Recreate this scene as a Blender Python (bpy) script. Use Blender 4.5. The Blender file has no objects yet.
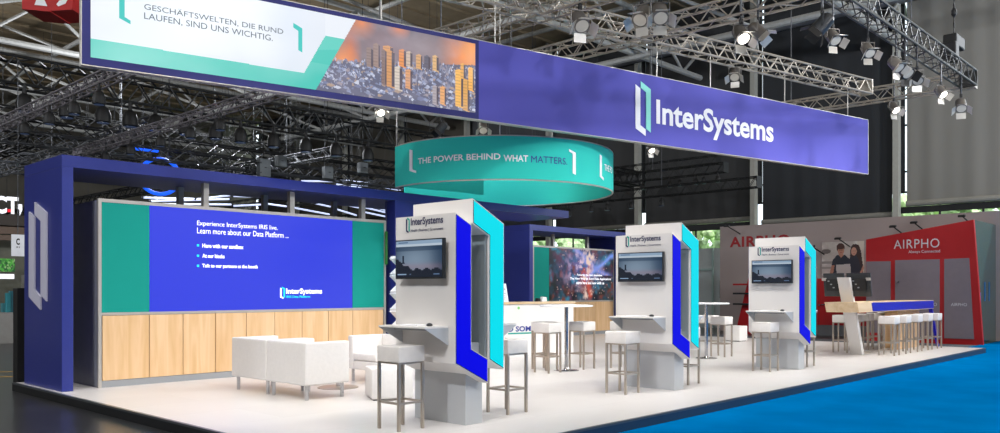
import bpy, bmesh, math, random
import numpy as np
from mathutils import Vector, Matrix

random.seed(7)
rng = np.random.default_rng(7)
SC = bpy.context.scene
COL = SC.collection

# ------------------------------------------------------------------ camera
HEAD = math.radians(43.3)
OX, OY = math.cos(HEAD), math.sin(HEAD)      # optical axis on the ground
RX, RY = math.sin(HEAD), -math.cos(HEAD)     # right of the camera on the ground
FPX, PCX, PCY, CZ = 822.0, 500.0, 290.0, 1.52
cam_d = bpy.data.cameras.new('camera')
cam = bpy.data.objects.new('camera', cam_d)
COL.objects.link(cam)
cam.location = (0, 0, CZ)
cam.rotation_euler = (math.pi / 2, 0, HEAD - math.pi / 2)
cam_d.sensor_width = 36
cam_d.lens = FPX / 1000 * 36
cam_d.shift_y = (PCY - 216.5) / 1000
cam_d.clip_end = 300
SC.camera = cam

# ------------------------------------------------------------------ world, exposure
w = bpy.data.worlds.new('world')
SC.world = w
w.use_nodes = True
bg = w.node_tree.nodes['Background']
bg.inputs[0].default_value = (0.80, 0.92, 1.0, 1)
bg.inputs[1].default_value = 1.9
SC.view_settings.view_transform = 'Standard'
SC.view_settings.look = 'None'
SC.view_settings.exposure = 0.0
SC.view_settings.gamma = 1.0
SC.view_settings.use_curve_mapping = False
try:
    SC.cycles.use_denoising = True
    SC.cycles.max_bounces = 6
    SC.cycles.sample_clamp_indirect = 6.0
except Exception:
    pass


def light(kind, loc, power, color=(1, 0.97, 0.935), aim=None, size=0.1, angle=70, blend=0.6):
    d = bpy.data.lights.new('lamp_light', kind)
    d.energy = power
    d.color = color
    if kind == 'SPOT':
        d.shadow_soft_size = size
        d.spot_size = math.radians(angle)
        d.spot_blend = blend
    elif kind == 'POINT':
        d.shadow_soft_size = size
    else:
        d.size = size
    o = bpy.data.objects.new('lamp_light', d)
    COL.objects.link(o)
    o.location = loc
    if aim is not None:
        v = Vector(aim) - Vector(loc)
        o.rotation_euler = v.to_track_quat('-Z', 'Y').to_euler()
    return o


# stage lamps over the stand (rigged above the picture's upper edge)
STAGE = 0.57
for (x, y, z, ax_, ay_, p, ang) in [
    (4.6, 7.0, 6.0, 6.5, 10.5, 900, 85), (7.0, 5.6, 6.0, 7.2, 9.0, 900, 85),
    (9.3, 5.4, 6.0, 9.5, 8.5, 850, 85), (11.2, 5.4, 6.1, 12.2, 8.4, 850, 85),
    (14.2, 5.3, 6.1, 14.5, 8.6, 850, 85), (16.6, 5.3, 6.1, 17.6, 8.4, 800, 85),
    (18.8, 5.3, 6.1, 19.6, 8.0, 700, 85),
    (7.45, 10.3, 6.1, 8.0, 11.4, 500, 90), (11.0, 13.0, 6.1, 12.5, 12.5, 750, 100),
    (13.4, 13.2, 6.1, 16.5, 13.0, 750, 100)]:
    light('SPOT', (x, y, z), p * STAGE, aim=(ax_, ay_, 0.2), size=0.22, angle=ang, blend=0.9)
# unseen fill spots added to brighten the kiosk fronts and the left pillar
for (x, y, z, ax_, ay_, az_, p, ang) in [
    (2.2, 4.2, 5.6, 5.7, 6.6, 1.2, 200, 60), (6.9, 4.4, 6.0, 9.7, 6.4, 1.3, 250, 60), (10.9, 4.4, 6.1, 13.7, 6.4, 1.3, 280, 60),
    (0.0, 8.0, 6.0, 5.0, 11.0, 1.4, 330, 85), (15.0, 4.2, 6.1, 18.0, 6.4, 1.0, 380, 65), (4.0, 4.0, 6.2, 7.5, 11.0, 1.0, 230, 90)]:
    light('SPOT', (x, y, z), p, color=(1, 0.96, 0.92), aim=(ax_, ay_, az_), size=0.35, angle=ang, blend=0.9)
# unseen floods added on the aisle side to light the fascia banner
for (x, y, z, ax_, ay_, az_, p, ang) in [
    (12.5, 1.0, 5.6, 15.0, 8.3, 4.8, 620, 62), (17.0, 0.6, 5.6, 19.0, 7.5, 4.8, 620, 75)]:
    light('SPOT', (x, y, z), p, color=(1, 0.97, 0.95), aim=(ax_, ay_, az_), size=0.3, angle=ang, blend=1)
# high-bay lamps of the hall, high under the roof
for (x, y, p) in [(-6, 4, 4200), (6, -8, 3800), (20, -8, 4600), (34, -4, 7600), (-6, 24, 3600), (40, -12, 4000), (20, 40, 4300), (6, 55, 4200)]:
    light('POINT', (x, y, 12.0), p, color=(0.92, 0.95, 1.0), size=0.5)


# daylight outside the hall
sun_d = bpy.data.lights.new('sun', 'SUN')
sun_d.energy = 3.2
sun_d.angle = 0.02
sun = bpy.data.objects.new('sun', sun_d)
COL.objects.link(sun)
sun.rotation_euler = Vector((0.55, 0.25, -0.8)).to_track_quat('-Z', 'Y').to_euler()


# ------------------------------------------------------------------ layout helpers
def W(px, py, z):
    """point at height z seen at a place of the photograph"""
    d = (CZ - z) * FPX / (py - PCY)
    l = (px - PCX) / FPX * d
    return Vector((OX * d + RX * l, OY * d + RY * l, z))


def on_plane(px, py, P0, D):
    """along-distance s and height z on the upright plane through P0 with unit direction D"""
    t = (px - PCX) / FPX
    rx, ry = OX + RX * t, OY + RY * t
    det = rx * (-D[1]) + ry * D[0]
    k = (P0[0] * (-D[1]) + P0[1] * D[0]) / det
    s = (k * rx - P0[0]) * D[0] + (k * ry - P0[1]) * D[1]
    return s, CZ + (PCY - py) / FPX * k


def ax(px, Y):
    return on_plane(px, 290, (0, Y), (1, 0))[0]


def ay(px, X):
    return on_plane(px, 290, (X, 0), (0, 1))[0]


def depth(x, y):
    return OX * x + OY * y


def zz(py, x, y):
    return CZ + (PCY - py) / FPX * depth(x, y)


def LD(l, d):
    return (OX * d + RX * l, OY * d + RY * l)


# ------------------------------------------------------------------ materials
def lin(c):
    if isinstance(c, str):
        c = tuple(int(c[i:i + 2], 16) / 255 for i in (0, 2, 4))
    return tuple((v / 12.92 if v <= 0.04045 else ((v + 0.055) / 1.055) ** 2.4) for v in c[:3])


MATS = {}


def mat(name, col, rough=0.5, metal=0.0, emis=None, es=1.0, var=0.06, scale=6.0, bump=0.0, spec=0.5, stretch=None, coat=0):
    if name in MATS:
        return MATS[name]
    m = bpy.data.materials.new(name)
    m.use_nodes = True
    nt = m.node_tree
    b = nt.nodes['Principled BSDF']
    c = lin(col)
    b.inputs['Roughness'].default_value = rough
    b.inputs['Metallic'].default_value = metal
    b.inputs['Specular IOR Level'].default_value = spec
    if coat:
        b.inputs['Coat Weight'].default_value = coat
    tc = nt.nodes.new('ShaderNodeTexCoord')
    mp = nt.nodes.new('ShaderNodeMapping')
    if stretch:
        mp.inputs['Scale'].default_value = stretch
    n = nt.nodes.new('ShaderNodeTexNoise')
    n.inputs['Scale'].default_value = scale
    n.inputs['Detail'].default_value = 4
    nt.links.new(tc.outputs['Object'], mp.inputs['Vector'])
    nt.links.new(mp.outputs['Vector'], n.inputs['Vector'])
    r = nt.nodes.new('ShaderNodeValToRGB')
    r.color_ramp.elements[0].position = 0.3
    r.color_ramp.elements[1].position = 0.7
    r.color_ramp.elements[0].color = tuple(v * (1 - var) for v in c) + (1,)
    r.color_ramp.elements[1].color = tuple(min(1, v * (1 + var)) for v in c) + (1,)
    nt.links.new(n.outputs['Fac'], r.inputs['Fac'])
    nt.links.new(r.outputs['Color'], b.inputs['Base Color'])
    if bump:
        bp = nt.nodes.new('ShaderNodeBump')
        bp.inputs['Strength'].default_value = bump
        bp.inputs['Distance'].default_value = 0.01
        nt.links.new(n.outputs['Fac'], bp.inputs['Height'])
        nt.links.new(bp.outputs['Normal'], b.inputs['Normal'])
    if emis is not None:
        b.inputs['Emission Color'].default_value = lin(emis) + (1,)
        b.inputs['Emission Strength'].default_value = es
    MATS[name] = m
    return m


def picture_mat(name, strength=1.0, rough=0.3, lit=False):
    if name in MATS:
        return MATS[name]
    m = bpy.data.materials.new(name)
    m.use_nodes = True
    nt = m.node_tree
    b = nt.nodes['Principled BSDF']
    a = nt.nodes.new('ShaderNodeAttribute')
    a.attribute_name = 'picture'
    if lit:
        nt.links.new(a.outputs['Color'], b.inputs['Base Color'])
    else:
        b.inputs['Base Color'].default_value = (0.01, 0.01, 0.01, 1)
        nt.links.new(a.outputs['Color'], b.inputs['Emission Color'])
        b.inputs['Emission Strength'].default_value = strength
    b.inputs['Roughness'].default_value = rough
    MATS[name] = m
    return m


WHITE = mat('white_laminate', 'E9E5E1', 0.42, var=0.015, scale=2)
WARM = mat('warm_white_panel', 'DEDAD6', 0.5, var=0.02, scale=2)
GREYP = mat('light_grey_panel', 'B9BBBD', 0.45, var=0.03, scale=2)
LEATH = mat('white_leatherette', 'E4E0DC', 0.45, var=0.02, scale=20, bump=0.15)
STOOLW = mat('white_vinyl', 'E4DFDA', 0.42, var=0.03, scale=14, bump=0.1)
CHROME = mat('brushed_steel', 'B4A99C', 0.32, 0.7, var=0.05)
MIRROR = mat('polished_chrome', 'C9C9CB', 0.12, 1.0, var=0.02)
TRUSSM = mat('aluminium_truss', 'A29A8E', 0.42, 0.45, var=0.1)
BLACKT = mat('black_painted_truss', '202122', 0.5, 0.3, var=0.2)
MIDT = mat('grey_rigging', '56585C', 0.5, 0.5, var=0.2)
BLACK = mat('matt_black', '0C0C0E', 0.6, var=0.2)
DARKG = mat('dark_grey_panel', '8A8C94', 0.5, var=0.05)
CHAR = mat('charcoal_plastic', '25282B', 0.4, var=0.1)
NAVY = mat('navy_lacquer', '253080', 0.36, var=0.03, scale=1.5)
NAVYD = mat('navy_ink', '1E2350', 0.5)
PURP = mat('violet_banner_fabric', '5A58B0', 0.8, var=0.02, scale=0.7, spec=0.2)
TEAL = mat('teal_fabric', '0A8C80', 0.75, var=0.03, scale=1.0, spec=0.2)
RINGM = mat('turquoise_fabric', '30C4B6', 0.8, var=0.02, scale=0.8, spec=0.2)
MINT = mat('mint_print', '8CE6D6', 0.6, var=0.01)
PWHITE = mat('white_print', 'F4F4F6', 0.6, var=0.01)
LILAC = mat('pale_logo_board', 'C9C8DA', 0.5, var=0.02)
BLUEE = mat('backlit_blue_acrylic', '000010', 0.6, emis='0000F0', es=0.9, var=0.01, spec=0.05)
CYANE = mat('backlit_cyan_acrylic', '001418', 0.6, emis='00E4F4', es=0.95, var=0.01, spec=0.05)
BLUES = mat('led_screen_blue', '0A0A40', 0.35, emis='3140E2', es=0.93, var=0.01)
SCRW = mat('screen_white_glow', 'E0E0E0', 0.5, emis='F4F6FF', es=0.95)
SCRC = mat('screen_cyan_glow', '10A0A0', 0.5, emis='10E0F0', es=0.9)
TRIM = mat('satin_aluminium_trim', 'B4AFA8', 0.4, 0.4, var=0.03)
PLINTH = mat('grey_plinth', '8D9093', 0.5, var=0.03)
LAMPE = mat('lamp_lens_glow', 'FFFFFF', 0.4, emis='FFF6E6', es=5)
LAMPW = mat('lamp_door_metal', 'C8C4BC', 0.35, 0.5)
DAYL = mat('daylight_gap', 'FFFFFF', 0.5, emis='E8F2F4', es=1.1)
TUBEL = mat('cold_tube_light', 'FFFFFF', 0.5, emis='C4D4FF', es=1.0)
NEON = mat('blue_neon', '1040FF', 0.5, emis='1A66F5', es=1.0)
REDP = mat('red_lacquer', 'B0000C', 0.5, var=0.03)
REDS = mat('red_sign', 'B81C1C', 0.6)
AIRG = mat('taupe_wall', 'A09390', 0.7, var=0.03, scale=0.5)
AIRD = mat('taupe_door', '80747A', 0.5, var=0.03)
COLM = mat('concrete_column', 'A6A49A', 0.7, var=0.05)
WOODT = None


def wood_mat(name, base, dark, sc=(1.0, 1.0, 0.08), scale=9):
    m = bpy.data.materials.new(name)
    m.use_nodes = True
    nt = m.node_tree
    b = nt.nodes['Principled BSDF']
    b.inputs['Roughness'].default_value = 0.42
    tc = nt.nodes.new('ShaderNodeTexCoord')
    mp = nt.nodes.new('ShaderNodeMapping')
    mp.inputs['Scale'].default_value = sc
    n = nt.nodes.new('ShaderNodeTexNoise')
    n.inputs['Scale'].default_value = scale
    n.inputs['Detail'].default_value = 6
    n.inputs['Distortion'].default_value = 0.6
    r = nt.nodes.new('ShaderNodeValToRGB')
    r.color_ramp.elements[0].position = 0.35
    r.color_ramp.elements[1].position = 0.65
    r.color_ramp.elements[0].color = lin(dark) + (1,)
    r.color_ramp.elements[1].color = lin(base) + (1,)
    nt.links.new(tc.outputs['Object'], mp.inputs['Vector'])
    nt.links.new(mp.outputs['Vector'], n.inputs['Vector'])
    nt.links.new(n.outputs['Fac'], r.inputs['Fac'])
    nt.links.new(r.outputs['Color'], b.inputs['Base Color'])
    return m


MAPLE = wood_mat('maple_veneer', 'DFBC92', 'D0A878')
MAPLEH = wood_mat('maple_edge', 'E2C8A4', 'D6B78E', (0.1, 1, 1))


# ------------------------------------------------------------------ mesh builder
class MB:
    def __init__(s):
        s.v, s.f = [], []

    def add(s, vs, fs):
        o = len(s.v)
        s.v += [tuple(v) for v in vs]
        s.f += [tuple(i + o for i in f) for f in fs]
        return s

    def box(s, x0, x1, y0, y1, z0, z1):
        vs = [(x, y, z) for z in (z0, z1) for (x, y) in ((x0, y0), (x1, y0), (x1, y1), (x0, y1))]
        return s.add(vs, [(3, 2, 1, 0), (4, 5, 6, 7), (0, 1, 5, 4), (1, 2, 6, 5), (2, 3, 7, 6), (3, 0, 4, 7)])

    def obox(s, c, ux, uy, uz):
        """box by centre and three half-vectors"""
        c, ux, uy, uz = map(Vector, (c, ux, uy, uz))
        vs = [c + ux * a + uy * b + uz * d for d in (-1, 1) for (a, b) in ((-1, -1), (1, -1), (1, 1), (-1, 1))]
        return s.add(vs, [(3, 2, 1, 0), (4, 5, 6, 7), (0, 1, 5, 4), (1, 2, 6, 5), (2, 3, 7, 6), (3, 0, 4, 7)])

    def tube(s, p0, p1, r, n=8, r1=None):
        p0, p1 = Vector(p0), Vector(p1)
        d = p1 - p0
        if d.length < 1e-6:
            return s
        r1 = r if r1 is None else r1
        q = d.to_track_quat('Z', 'Y')
        vs, fs = [], []
        for (p, rr) in ((p0, r), (p1, r1)):
            for i in range(n):
                a = 2 * math.pi * i / n
                vs.append(p + q @ Vector((rr * math.cos(a), rr * math.sin(a), 0)))
        for i in range(n):
            j = (i + 1) % n
            fs.append((i, j, n + j, n + i))
        fs.append(tuple(range(n - 1, -1, -1)))
        fs.append(tuple(range(n, 2 * n)))
        return s.add(vs, fs)

    def lathe(s, prof, c=(0, 0, 0), n=32):
        vs, fs = [], []
        for (r, z) in prof:
            for i in range(n):
                a = 2 * math.pi * i / n
                vs.append((c[0] + r * math.cos(a), c[1] + r * math.sin(a), c[2] + z))
        for k in range(len(prof) - 1):
            for i in range(n):
                j = (i + 1) % n
                fs.append((k * n + i, k * n + j, (k + 1) * n + j, (k + 1) * n + i))
        fs.append(tuple(range(n - 1, -1, -1)))
        fs.append(tuple((len(prof) - 1) * n + i for i in range(n)))
        return s.add(vs, fs)

    def prism(s, pts, o, u, v, wdir):
        """polygon pts (a,b) at o + a*u + b*v, swept by the vector wdir"""
        o, u, v, wdir = map(Vector, (o, u, v, wdir))
        base = [o + u * a + v * b for (a, b) in pts]
        n = len(pts)
        vs = base + [p + wdir for p in base]
        fs = [tuple(range(n)), tuple(range(2 * n - 1, n - 1, -1))]
        for i in range(n):
            j = (i + 1) % n
            fs.append((i, n + i, n + j, j))
        return s.add(vs, fs)

    def build(s, name, m, parent=None, world=True, bevel=0.0, seg=2, smooth=False):
        me = bpy.data.meshes.new(name)
        me.from_pydata(s.v, [], s.f)
        bm = bmesh.new()
        bm.from_mesh(me)
        bmesh.ops.recalc_face_normals(bm, faces=bm.faces)
        if bevel:
            es = [e for e in bm.edges if len(e.link_faces) == 2 and e.calc_face_angle(0) > 0.5]
            bmesh.ops.bevel(bm, geom=es, offset=bevel, segments=seg, profile=0.5, affect='EDGES', clamp_overlap=True)
            bmesh.ops.recalc_face_normals(bm, faces=bm.faces)
        bm.to_mesh(me)
        bm.free()
        if smooth:
            me.polygons.foreach_set('use_smooth', [True] * len(me.polygons))
            try:
                me.set_sharp_from_angle(angle=math.radians(50))
            except Exception:
                pass
        me.materials.append(m)
        o = bpy.data.objects.new(name, me)
        COL.objects.link(o)
        if parent is not None:
            o.parent = parent
            if world:
                o.matrix_parent_inverse = Matrix.Translation(-root_loc(parent))
        return o


def root_loc(p):
    v = Vector((0, 0, 0))
    while p is not None and p.type == 'EMPTY':
        v += p.location
        p = p.parent
    return v


def tag(o, label=None, cat=None, group=None, kind=None):
    if label:
        o['label'] = label
    if cat:
        o['category'] = cat
    if group:
        o['group'] = group
    if kind:
        o['kind'] = kind
    return o


def thing(name, label, cat, loc=(0, 0, 0), rz=0.0, group=None):
    o = bpy.data.objects.new(name, None)
    o.empty_display_size = 0.2
    COL.objects.link(o)
    o.location = loc
    o.rotation_euler = (0, 0, rz)
    return tag(o, label, cat, group)


def dup(root, loc, rz=0.0, label=None, group=None):
    r = root.copy()
    COL.objects.link(r)
    r.location = loc
    r.rotation_euler = (0, 0, rz)
    if label:
        r['label'] = label
    if group:
        r['group'] = group

    def rec(a, b):
        for ch in [c for c in a.children]:
            c2 = ch.copy()
            COL.objects.link(c2)
            c2.parent = b
            rec(ch, c2)
    rec(root, r)
    return r


def struct(o):
    o['kind'] = 'structure'
    return o


def offset_poly(pts, d):
    """inset a polygon by d (either winding)"""
    n = len(pts)
    area = sum(pts[i][0] * pts[(i + 1) % n][1] - pts[(i + 1) % n][0] * pts[i][1] for i in range(n))
    sg = 1 if area > 0 else -1
    out = []
    for i in range(n):
        p0, p1, p2 = Vector(pts[i - 1]), Vector(pts[i]), Vector(pts[(i + 1) % n])
        e1, e2 = (p1 - p0).normalized(), (p2 - p1).normalized()
        n1, n2 = Vector((-e1.y, e1.x)) * sg, Vector((-e2.y, e2.x)) * sg
        b = n1 + n2
        k = d / max(0.25, (1 + n1.dot(n2)))
        q = p1 + b * k
        out.append((q.x, q.y))
    return out


# ------------------------------------------------------------------ writing
def glyph_mesh(body, bold=0.0, space=1.0):
    cu = bpy.data.curves.new('writing', 'FONT')
    cu.body = body
    cu.size = 1
    cu.offset = bold
    cu.space_character = space
    cu.resolution_u = 3
    ob = bpy.data.objects.new('writing', cu)
    COL.objects.link(ob)
    dg = bpy.context.evaluated_depsgraph_get()
    dg.update()
    me = bpy.data.meshes.new_from_object(ob.evaluated_get(dg))
    COL.objects.unlink(ob)
    bpy.data.objects.remove(ob)
    vs = [tuple(v.co) for v in me.vertices]
    fs = [tuple(p.vertices) for p in me.polygons]
    bpy.data.meshes.remove(me)
    return vs, fs


def writing(name, body, parent, m, o, u, v, width, height, bold=0.01, space=1.0, off=0.004, bend=None, kind=None):
    """lettering whose ink box starts at o and spans width along u and height along v"""
    vs, fs = glyph_mesh(body, bold, space)
    xs = [a[0] for a in vs]
    ys = [a[1] for a in vs]
    x0, x1, y0, y1 = min(xs), max(xs), min(ys), max(ys)
    o, u, v = Vector(o), Vector(u), Vector(v)
    nrm = u.cross(v).normalized()
    mb = MB()
    out = []
    for a in vs:
        p, q = (a[0] - x0) / (x1 - x0) * width, (a[1] - y0) / (y1 - y0) * height
        out.append(bend(p, q) if bend else o + u * p + v * q + nrm * off)
    mb.add(out, fs)
    me = bpy.data.meshes.new(name)
    me.from_pydata([tuple(p) for p in mb.v], [], mb.f)
    me.materials.append(m)
    ob = bpy.data.objects.new(name, me)
    COL.objects.link(ob)
    if parent is not None:
        ob.parent = parent
        ob.matrix_parent_inverse = Matrix.Translation(-root_loc(parent))
    return ob


LOGO_A = [(0, .116), (0, .922), (.31, .863), (.31, .187), (.66, .12), (.66, 0)]
LOGO_B = [(1 - a, 1 - b) for (a, b) in LOGO_A]


def logo_mark(parent, ma, mb_, o, u, v, width, height, off=0.004, thick=0.004):
    o, u, v = Vector(o), Vector(u), Vector(v)
    nrm = u.cross(v).normalized()
    for (pts, m, nm) in ((LOGO_A, ma, 'logo_bracket'), (LOGO_B, mb_, 'logo_bracket')):
        MB().prism([(a * width, b * height) for (a, b) in pts], o + nrm * off, u, v, nrm * thick).build(nm, m, parent)


# ------------------------------------------------------------------ painted pictures (for screens and posters)
def c3(h):
    return np.array(lin(h))


def noise2(nx, ny, f, seed, octs=4):
    r = np.random.default_rng(seed)
    out = np.zeros((ny, nx))
    amp, tot = 1.0, 0.0
    for o in range(octs):
        gx, gy = max(2, int(f * 2 ** o) + 1), max(2, int(f * 2 ** o * ny / nx) + 2)
        g = r.random((gy + 1, gx + 1))
        X = np.linspace(0, gx - 1e-6, nx)
        Y = np.linspace(0, gy - 1e-6, ny)
        xi, yi = X.astype(int), Y.astype(int)
        fx, fy = (X - xi), (Y - yi)
        fx, fy = fx * fx * (3 - 2 * fx), fy * fy * (3 - 2 * fy)
        a = g[yi][:, xi]
        b = g[yi][:, xi + 1]
        c = g[yi + 1][:, xi]
        d = g[yi + 1][:, xi + 1]
        FX, FY = fx[None, :], fy[:, None]
        out += amp * ((a * (1 - FX) + b * FX) * (1 - FY) + (c * (1 - FX) + d * FX) * FY)
        tot += amp
        amp *= 0.55
    return out / tot


class Pic:
    def __init__(s, nx, ny, col):
        s.nx, s.ny = nx, ny
        s.a = np.zeros((ny, nx, 3)) + c3(col)
        s.U, s.V = np.meshgrid((np.arange(nx) + .5) / nx, (np.arange(ny) + .5) / ny)

    def mix(s, mask, col):
        c = c3(col) if isinstance(col, str) else np.array(col)
        mk = np.clip(mask, 0, 1)[..., None]
        s.a = s.a * (1 - mk) + c * mk
        return s

    def poly(s, pts, col):
        m = np.zeros((s.ny, s.nx), bool)
        n = len(pts)
        for i in range(n):
            (x0, y0), (x1, y1) = pts[i], pts[(i + 1) % n]
            if y0 == y1:
                continue
            c = ((y0 > s.V) != (y1 > s.V)) & (s.U < (x1 - x0) * (s.V - y0) / (y1 - y0) + x0)
            m ^= c
        return s.mix(m.astype(float), col)

    def rect(s, x0, x1, y0, y1, col):
        return s.mix(((s.U >= x0) & (s.U < x1) & (s.V >= y0) & (s.V < y1)).astype(float), col)

    def disc(s, cx, cy, rx, ry, col, soft=0.0):
        q = np.sqrt(((s.U - cx) / rx) ** 2 + ((s.V - cy) / ry) ** 2)
        return s.mix((q < 1).astype(float) if not soft else np.clip((1 - q) / soft, 0, 1), col)

    def mesh(s, name, m, parent, o, uvec, vvec, keep=None):
        """grid surface from o over uvec and vvec; keep(u,v) tells which cells exist"""
        o, uvec, vvec = Vector(o), Vector(uvec), Vector(vvec)
        nx, ny = s.nx, s.ny
        vs = [o + uvec * (i / nx) + vvec * (j / ny) for j in range(ny + 1) for i in range(nx + 1)]
        fs, cs = [], []
        for j in range(ny):
            for i in range(nx):
                if keep and not keep((i + .5) / nx, (j + .5) / ny):
                    continue
                k = j * (nx + 1) + i
                fs.append((k, k + 1, k + nx + 2, k + nx + 1))
                cs.append(s.a[j, i])
        me = bpy.data.meshes.new(name)
        me.from_pydata([tuple(v) for v in vs], [], fs)
        at = me.attributes.new('picture', 'FLOAT_COLOR', 'CORNER')
        buf = np.ones((len(fs) * 4, 4), dtype=np.float32)
        buf[:, :3] = np.repeat(np.array(cs), 4, axis=0)
        at.data.foreach_set('color', buf.ravel())
        me.materials.append(m)
        ob = bpy.data.objects.new(name, me)
        COL.objects.link(ob)
        if parent is not None:
            ob.parent = parent
            ob.matrix_parent_inverse = Matrix.Translation(-root_loc(parent))
        return ob


# ================================================================== THE SETTING
def simple_struct(name, m, *b):
    mb = MB()
    mb.box(*b)
    return struct(mb.build(name, m))


FLOORM = mat('polished_dark_concrete', '2A2A2C', 0.28, var=0.35, scale=0.8, bump=0.04)
simple_struct('floor', FLOORM, -28, 46, -26, 80, -0.2, 0)
CARPET = mat('bright_blue_carpet', '006EAE', 0.95, var=0.10, scale=1.3, bump=0.2, spec=0.0)
cp = MB()
cp.box(4.0, 44.6, -18, 5.045, 0.0, 0.012)
cp.box(22.5, 44.6, 5.046, 5.90, 0.0, 0.012)
tag(cp.build('aisle_carpet', CARPET), 'bright blue carpet covering the aisle in front of the white stand', 'carpet')
ap = MB()
ap.box(22.5, 25.3, 5.98, 30, 0.0, 0.012)
tag(ap.build('aisle_carpet', mat('grey_carpet', '5B5E66', 0.95)), 'grey carpet strip between the white stand and the red booth', 'carpet')

ROOFM = mat('brown_roof_sheet', 'A08E72', 0.8, var=0.12, scale=1.2)
WALLM = mat('dark_hall_wall', '3C3E40', 0.8, var=0.1)
WALLB = mat('brown_hall_wall', '6A655B', 0.8, var=0.15, scale=0.3)
# roof sheeting with standing ribs
rb = MB()
rb.box(-28, 46, -26, 80, 19.0, 19.2)
for i in range(48):
    rb.box(-28, 46, -24 + i * 2.1, -23.8 + i * 2.1, 18.85, 19.0)
struct(rb.build('ceiling', ROOFM))
simple_struct('wall_left', WALLM, -28.2, -28, -26, 80, 0, 19)
simple_struct('wall_front', WALLM, -28, 46, -26.2, -26, 0, 19)
simple_struct('wall_back', WALLB, -28, 46, 80, 80.2, 0, 19)

# window side of the hall: sill wall, columns, blinds, glazing bands
WX = 45.0
simple_struct('wall_right', mat('sill_wall', '4A4E50', 0.8), WX, WX + .3, -26, 80, 0, 3.3)
col_px = [900, 757, 641, 552, 470, 404, 348, 300, 257]
col_y = [ay(p - 4, WX - .4) for p in col_px]
col_y = [col_y[0] - 7.7] + col_y
frame = MB()
for k, yc in enumerate(col_y):
    struct(MB().box(WX - .5, WX - .1, yc - .14, yc + .14, 0, 19).build('trim_%d' % (k + 1), COLM))
blind_cols = ['7A7770', '7C7972', '2C2E31', '3A3A3A', '404040', '45474A', '57534A', '5A564D', '55524A', '504C44']  # rightmost blind paler: the lamp light on it is put into the cloth colour
blind_z = [6.0, 6.0, 5.5, 5.75, 5.75, 5.6, 5.6, 5.6, 5.6, 5.6]
blind_words = ['', 'pale grey lowered blind with lamp light painted into its cloth beside the rightmost hall column',
               'near black tall blind behind the right end of the violet banner',
               'dark charcoal tall blind behind the middle of the violet banner',
               'dark blind behind the turquoise ring and the wall of kiosk two',
               'dark grey blind above the turquoise ring at its right half',
               'brown grey blind seen above the turquoise ring at its left half',
               'brown grey blind just left of the turquoise ring',
               'brown blind far back above the navy beam', '']
for k in range(len(col_y) - 1):
    y0, y1 = col_y[k], col_y[k + 1]
    if y0 > y1:
        y0, y1 = y1, y0
    # glazing band
    g = MB()
    for zc in (3.35, 4.0, 5.2, 6.55):
        g.box(WX + .05, WX + .13, y0, y1, zc - .05, zc + .05)
    n = 4
    for i in range(n + 1):
        yy = y0 + (y1 - y0) * i / n
        g.box(WX + .05, WX + .13, yy - .045, yy + .045, 3.3, 6.6)
    struct(g.build('window_%d' % (k + 1), BLACK))
    # blind with soft folds and a round hem bar
    zb = blind_z[k + 1] if k + 1 < len(blind_z) else 5.6
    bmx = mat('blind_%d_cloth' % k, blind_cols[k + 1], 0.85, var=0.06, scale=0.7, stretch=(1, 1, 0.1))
    t = thing('roller_blind', None, None, (WX - .05, (y0 + y1) / 2, zb))
    t['kind'] = 'structure'
    ns = 40
    vs, fs = [], []
    for i in range(ns + 1):
        yy = y0 + .3 + (y1 - y0 - .72) * i / ns
        xx = WX - .06 + .035 * math.sin(i * 0.9) * math.sin(i * 0.23 + k)
        vs += [(xx, yy, zb), (xx + .01, yy, 16.6), ]
    for i in range(ns):
        fs.append((2 * i, 2 * i + 2, 2 * i + 3, 2 * i + 1))
    vs2 = [(a + .03, b, c) for (a, b, c) in vs]
    nn = len(vs)
    fs2 = [tuple(nn + q for q in reversed(f)) for f in fs]
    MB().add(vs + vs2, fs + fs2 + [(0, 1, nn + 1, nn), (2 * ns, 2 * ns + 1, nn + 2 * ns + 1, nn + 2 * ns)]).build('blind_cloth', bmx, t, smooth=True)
    MB().tube((WX - .07, y0 + .28, zb - .07), (WX - .07, y1 - .4, zb - .07), .15, 10).build('hem_bar', mat('blind_hem', '8A877E', 0.6), t)
    # upper wall with a slim daylight gap beside the column
    wl = MB().box(WX + .25, WX + .4, y0, y1 - .36, 6.6, 19)
    wl.box(WX + .25, WX + .4, y1 - .20, y1, 6.6, 19)
    for j in range(5):
        wl.box(WX + .25, WX + .4, y1 - .36, y1 - .20, 7.6 + j * 2.4, 7.68 + j * 2.4)
    struct(wl.build('wall_right', WALLM))
    struct(MB().box(WX - .04, WX + .02, y0, y1, zb - .55, zb - .22).build('trim_%d' % (20 + k), BLACK))
for (zp, r) in ((16.3, .22), (17.6, .12)):
    struct(MB().tube((WX - .6, -20, zp), (WX - .6, 79, zp), r, 12).build('trim_40', mat('duct_grey', '6A6C70', 0.5, 0.3)))

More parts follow.
